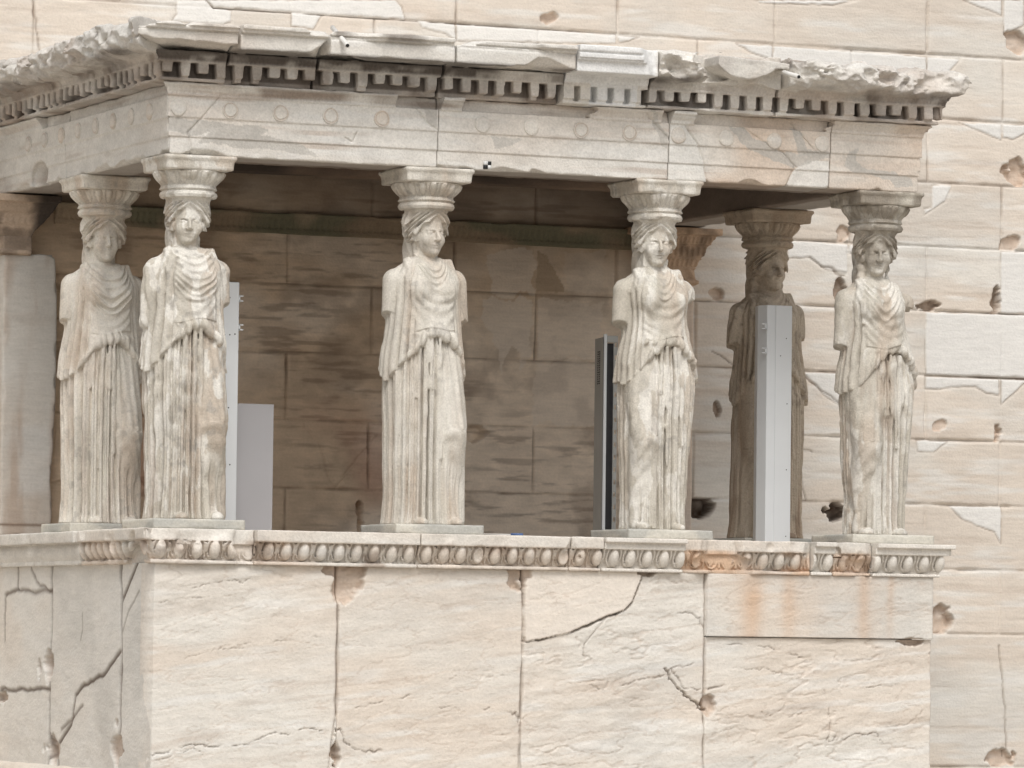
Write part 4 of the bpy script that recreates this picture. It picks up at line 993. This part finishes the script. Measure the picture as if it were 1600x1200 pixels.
def capital_mesh(wear, seed, brokenL):
    V_ = []; nz = 74; na = 240
    zs = np.linspace(2.045, 2.222, nz); th = np.arange(na)*2*math.pi/na
    Z, T = np.meshgrid(zs, th, indexing='ij')
    base_ = np.interp(Z, [2.045, 2.052, 2.070, 2.088, 2.094, 2.100, 2.106, 2.114, 2.122, 2.15, 2.18, 2.205, 2.216, 2.222], [.150, .170, .178, .172, .160, .166, .176, .172, .172, .190, .213, .226, .222, .200])
    n = 18; p = n*T/2; fr = np.abs(np.sin(p))
    zone = ss(2.118, 2.130, Z)*ss(2.218, 2.205, Z)
    egg = np.sqrt(np.clip(1-((fr_ := (np.abs(((T*n/(2*math.pi)) % 1)-.5)*2))/.62)**2-((Z-2.182)/.050)**2, 0, 1))
    rim = np.exp(-((np.sqrt((fr_/.85)**2+((Z-2.185)/.064)**2)-1)/.10)**2)
    dart = np.exp(-((1-fr_)/.10)**2)
    R_ = base_+zone*(1-.6*wear)*(-.022+.026*egg+.014*rim+.012*dart)
    R_ = R_+(Z > 2.096)*(Z < 2.112)*.004*np.sin(T*60)*(1-wear)
    R_ = R_*1.035
    X = R_*np.sin(T); Y = -R_*np.cos(T)
    no = fbm(X*11, Y*11, Z*11, seed, 3)-.5
    big = ss(.55, .75, fbm(X*6, Y*6, Z*7, seed+2, 2))*wear
    k = 1+(no*.020*(.4+wear)-big*.035)/R_
    X, Y = X*k, Y*k
    P_ = np.stack([X, Y, Z+0*X], -1).reshape(-1, 3)
    I = np.arange(nz*na).reshape(nz, na); J = np.roll(I, -1, 1)
    Q_ = np.stack([I[:-1], J[:-1], J[1:], I[1:]], -1).reshape(-1, 4)
    return P_.astype(f32), Q_
def abacus_mesh(seed, wear, cut):
    def hit(P):
        h = P[:, 2]; n = np.maximum(abs(P[:, 0]), abs(P[:, 1]))
        s_ = np.interp(h, [2.218, 2.226, 2.255, 2.278, 2.284, 2.296, 2.309], [.955, .965, .972, .985, 1.03, 1.035, 1.03])
        P[:, 0] *= s_; P[:, 1] *= s_
        if cut: P[:, 0] = np.where(P[:, 0]*cut > .10, P[:, 0]-cut*.05*ss(.4, .7, fbm(P[:, 0]*3, P[:, 1]*4, P[:, 2]*7, seed, 2)), P[:, 0])
        return P
    return rough_box((-.235, -.235, 2.218), (.235, .235, 2.3105), .011, .006, .002+.003*wear, seed, 9, hit)
def maiden(loc, label, mir, seed, arms, head, wear, tone, fl, dirty, group='marble maidens carrying the porch roof', plab=None, tress=0, crust=0., vox=.0052, tint=(1, 1, 1), **kw):
    root = empty('caryatid', (loc[0], loc[1], 0), label, 'statue', group)
    V_, Q_ = sdf_mesh(maiden_field(mir, seed, arms, head, wear, 1.0, tress, **kw), (-.36, -.31, -.012), (.36, .27, 2.085), vox)
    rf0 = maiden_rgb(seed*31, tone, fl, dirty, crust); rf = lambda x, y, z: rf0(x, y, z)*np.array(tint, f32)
    mesh_obj('draped_figure', V_, Q_, M_STAT, root, rf(V_[:, 0], V_[:, 1], V_[:, 2]), local=True)
    P_, Q2 = capital_mesh(wear, seed+60, 0)
    cp = mesh_obj('capital', P_, Q2, M_STAT, root, rf(P_[:, 0], P_[:, 1], P_[:, 2]), local=True)
    P_, Q2 = abacus_mesh(seed+70, wear, 0)
    mesh_obj('abacus', P_, Q2, M_STAT, cp, rf(P_[:, 0], P_[:, 1], P_[:, 2]), local=True)
    P_, Q2 = rough_box((-.307, -.307, -.066), (.307, .307, -.001), .014, .004, .002+.002*wear, seed)
    c = lerp(np.broadcast_to(np.array([.47, .46, .42], f32), P_.shape), np.array([.60, .57, .50], f32), ss(.4, .6, fbm(P_[:, 0]*3, P_[:, 1]*3, P_[:, 2]*8, seed, 4)))
    mesh_obj('plinth', P_, Q2, M_CARVE, root, c, local=True)
    return root
maiden((0, 0), 'patchy maiden with a worn face on the left front corner, a white post behind her', 1, 1.0, {'L': (1.10, 'cloth'), 'R': (1.37, 'bare')}, (-.24, 0), .60, 1.0, .9, .6, va=.8, vb=4.5, vl=1.36, br=.9, tp=.96)
maiden((S, 0), 'best preserved maiden, with clear face and wavy hair, second along the front row', 1, 2.2, {'L': (1.36, 'bare'), 'R': (1.32, 'cloth')}, (.20, 0), .08, 1.02, .25, .25, va=.75, vb=11.0, vl=1.535, br=1.0, ah=.235)
maiden((2*S, 0), 'maiden with broken off arms standing in front of the slotted steel frame', -1, 3.1, {'L': (1.36, 'bare'), 'R': (1.52, 'cloth')}, (-.14, 0), .45, 1.02, .85, .4, va=.6, vb=12.0, vl=1.50, br=1.22, ax=-.22, ah=.245, wa=.88, tp=.80)
maiden((3*S, 0), 'maiden on the right corner with a battered face and a cleanly cut upper arm', -1, 4.3, {'L': (1.26, 'bare'), 'R': (1.52, 'cloth')}, (-.22, 0), .75, .98, .8, .6, tress=1, crust=.85, va=.7, vb=9.0, vl=1.44, br=1.05, ax=-.34, ah=.26, wa=.90, tp=.78)
maiden((0, DB), 'greyish back row maiden at the left, beside the broken pilaster', 1, 5.7, {'L': (1.34, 'bare'), 'R': (1.10, 'cloth')}, (-.08, 0), .15, 1.16, .2, .45, vox=.006, va=1.2, vb=5.5, vl=1.38, br=1.1)
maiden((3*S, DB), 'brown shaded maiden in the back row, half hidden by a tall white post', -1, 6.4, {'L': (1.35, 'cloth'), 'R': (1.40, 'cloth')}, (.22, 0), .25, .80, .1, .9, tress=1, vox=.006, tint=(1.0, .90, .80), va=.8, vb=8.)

# ------------------------------------------------------------------ modern metal things inside the porch
def prism(pts, z0, z1):
    n = len(pts); V_ = [(a, b, z0) for a, b in pts]+[(a, b, z1) for a, b in pts]
    F_ = [tuple(range(n))[::-1], tuple(range(n, 2*n))]+[(i, (i+1) % n, n+(i+1) % n, n+i) for i in range(n)]
    return V_, F_
def boxes(bl):
    V_ = []; F_ = []
    for (x0, y0, z0), (x1, y1, z1) in bl:
        v, f = prism([(x0, y0), (x1, y0), (x1, y1), (x0, y1)], z0, z1); o = len(V_)
        V_ += v; F_ += [tuple(i+o for i in q) for q in f]
    return V_, F_
def solid(name, V_, F_, mat, parent=None, bev=.003, label=None):
    o = mesh_obj(name, V_, F_, mat, parent, None, smooth=False, label=label)
    if bev:
        b = o.modifiers.new('bevel', 'BEVEL'); b.width = bev; b.segments = 2; b.limit_method = 'ANGLE'
    return o
def clip_mesh(c, s_=1):
    x, y, z = c
    return boxes([((x, y, z-.022), (x+.012*s_, y+.02, z+.022)) if s_ > 0 else ((x+.012*s_, y, z-.022), (x, y+.02, z+.022)), ((min(x, x+.034*s_), y, z+.012), (max(x, x+.034*s_), y+.02, z+.020)), ((min(x, x+.034*s_), y, z-.020), (max(x, x+.034*s_), y+.02, z-.012))])
def dots(pts, y, par, r=.005):
    for a, b in pts:
        V_ = [(a+r*math.cos(t*math.pi/4), y-.0015, b+r*math.sin(t*math.pi/4)) for t in range(8)]+[(a+r*math.cos(t*math.pi/4), y+.004, b+r*math.sin(t*math.pi/4)) for t in range(8)]
        F_ = [tuple(range(8))]+[(i, (i+1) % 8, 8+(i+1) % 8, 8+i) for i in range(8)]
        solid('bolt', V_, F_, M_DARK, par, 0)
YA = .62
x0, _ = onY(338, 441, YA); x1, zt = onY(374.5, 441, YA)
p = empty('steel_post', ((x0+x1)/2, YA, -.064), 'white painted steel post with two small clips behind the corner maiden', 'post')
solid('post_body', *prism([(x0, YA), (x1, YA), (x1, YA+.16), (x0, YA+.16)], -.064, zt), M_WHITE, p, .006)
for yy in (466, 511):
    a, b = onY(374.5, yy, YA); solid('clip', *clip_mesh((a, YA+.02, b)), M_WHITE, p, .001)
dots([onY(a, b, YA) for a, b in [(359, 465), (351, 523), (359, 523), (367, 522), (357, 637), (359, 726)]], YA, p)
YB_ = .95
x0, _ = onY(366, 630, YB_); x1, zt = onY(428, 632, YB_)
bd = solid('upright_panel', *prism([(x0, YB_), (x1, YB_), (x1, YB_+.05), (x0, YB_+.05)], -.064, zt), M_GREYP, None, .003)
tag(bd, 'plain grey board standing beside the white post at the left', 'panel')
YC_ = .85
xa, _ = onY(1184, 478, YC_+.10); xb, _ = onY(1199, 478, YC_); xc, zt = onY(1238, 478, YC_)
p = empty('steel_post', ((xa+xc)/2, YC_, -.064), 'wide white faceted post with a shaded left face in front of the brown maiden', 'post')
solid('post_body', *prism([(xb, YC_), (xc, YC_), (xc+.002, YC_+.05), (xc+.002, YC_+.2), (xa+.03, YC_+.2), (xa, YC_+.10)], -.064, zt), M_WHITE, p, .004)
xm = onY(1212, 478, YC_)[0]
solid('cover_strip', *prism([(xm, YC_-.006), (xc-.004, YC_-.006), (xc-.004, YC_-.0005), (xm, YC_-.0005)], -.06, zt-.003), M_WHITE, p, .001)
for yy in (510, 548):
    a, b = onY(1196, yy, YC_); solid('clip', *clip_mesh((a, YC_-.02, b), -1), M_WHITE, p, .001)
dots([onY(a, b, YC_) for a, b in [(1228, 529), (1219, 556), (1229, 631), (1228, 734), (1227, 838)]], YC_-.006, p, .004)
# slotted steel frame with a dark panel, behind the third maiden
YD_ = .95
xa = onY(930, 520, YD_+.24)[0]; xb = onY(943, 520, YD_)[0]; xc = onY(947, 520, YD_)[0]; xd = onY(958, 520, YD_)[0]; xe = onY(965, 520, YD_)[0]; zt = onY(945, 522, YD_)[1]
p = empty('slotted_frame', ((xa+xe)/2, YD_, -.064), 'tall grey metal frame with dark inside and a slotted edge behind the third maiden', 'frame')
side_ = solid('side_channel', *prism([(xa, YD_+.24), (xb, YD_), (xb+.01, YD_+.02), (xa+.02, YD_+.26)], -.064, zt-.02), M_GALV, p, .002)
solid('front_flange', *prism([(xb+.001, YD_-.012), (xc+.004, YD_-.012), (xc+.004, YD_+.03), (xb+.012, YD_+.03)], -.064, zt), M_WHITE, p, .002)
solid('dark_panel', *prism([(xc+.006, YD_+.03), (xd+.02, YD_+.03), (xd+.02, YD_+.09), (xc+.006, YD_+.09)], -.064, zt-.06), M_DARK, p, .002)
solid('cross_bar', *boxes([((xc+.006, YD_-.010, zt-.055), (xe, YD_+.02, zt-.01))]), M_GALV, p, .002)
bl = []; zz = -.064
while zz < zt-.07:
    bl += [((xd+.004, YD_-.005, zz), (xe, YD_, min(zz+.055, zt-.06))), ((xd+.004, YD_-.005, zz+.055), (xd+.012, YD_, zz+.085)), ((xe-.006, YD_-.005, zz+.055), (xe, YD_, zz+.085))]; zz += .085
solid('slotted_strip', *boxes(bl), M_GALV, p, 0)
rr = random.Random(4); bl = []
za = zt-.11
for k in range(15):
    zk = za-k*.0155
    bl += [((xa+.025, 0, zk-.010), (xa+.030, .002, zk)), ((xa+.041, 0, zk-.010), (xa+.046, .002, zk))]+[((xa+.025, 0, zk-.010+.0035*rr.randint(0, 2)), (xa+.046, .002, zk-.007+.0035*rr.randint(0, 1)))]
dx, dy = xb-xa, -.24
Lc = math.hypot(dx, dy); V_, F_ = boxes(bl)
V_ = [(xa+dx*t_, YD_+.24+dy*t_-.003, c_) for (a_, b_, c_) in V_ for t_ in [((a_-xa)/.075)]]
V_ = [(vx-(.003 if i % 8 in (0, 1, 4, 5) else 0)*1.0, vy, vz) for i, (vx, vy, vz) in enumerate(V_)]
solid('printed_lettering', V_, F_, M_DARK, p, 0)

def tube(pts, r, n=12, closed=True):
    V_ = []; F_ = []
    pts = [Vector(q) for q in pts]
    for i, q in enumerate(pts):
        t = (pts[min(i+1, len(pts)-1)]-pts[max(i-1, 0)]).normalized()
        a = t.orthogonal().normalized(); b = t.cross(a)
        for k in range(n):
            s_ = 2*math.pi*k/n; V_.append(tuple(q+r*(a*math.cos(s_)+b*math.sin(s_))))
    for i in range(len(pts)-1):
        for k in range(n): F_.append((i*n+k, i*n+(k+1) % n, (i+1)*n+(k+1) % n, (i+1)*n+k))
    F_ += [tuple(range(n))[::-1], tuple(range((len(pts)-1)*n, len(pts)*n))]
    return V_, F_
def rain_pipe(pa, pb, Y0, Y1, label):
    a = onY(*pa, Y0); b = onY(*pb, Y1)
    A = Vector((a[0], Y0, a[1])); B = Vector((b[0], Y1, b[1])); d = (B-A).normalized()
    root = empty('drain_pipe', tuple(A), label, 'pipe', 'drain pipes through the cornice')
    V_, F_ = tube([A-d*.25, A, B], .016); o = mesh_obj('pipe_body', V_, F_, M_PIPE, root)
    V_, F_ = tube([B-d*.004, B+d*.0012], .0115); mesh_obj('pipe_mouth', V_, F_, M_BLACK, root, smooth=False)
rain_pipe((532, 58), (543, 71), -.52, -.72, 'short white drain pipe poking out of the left half of the cornice')
rain_pipe((1231, 115), (1248, 120), -.62, -.80, 'short white drain pipe lying at the crack in the right half of the cornice')
a = onY(762, 830, -.02); b = onY(806, 835, -.06)
V_, F_ = tube([(a[0], .05, -.048), ((a[0]+b[0])/2, -.02, -.050), (b[0], -.08, -.052)], .004, 8); cb = mesh_obj('cable', V_, F_, M_PIPE)
tag(cb, 'thin white cable on the podium edge right of the well preserved maiden', 'cable')
V_, F_ = tube([(b[0]-.04, -.07, -.050), (b[0]+.03, -.11, -.050)], .008, 10); mesh_obj('cable_sleeve', V_, F_, M_BLUE, cb)
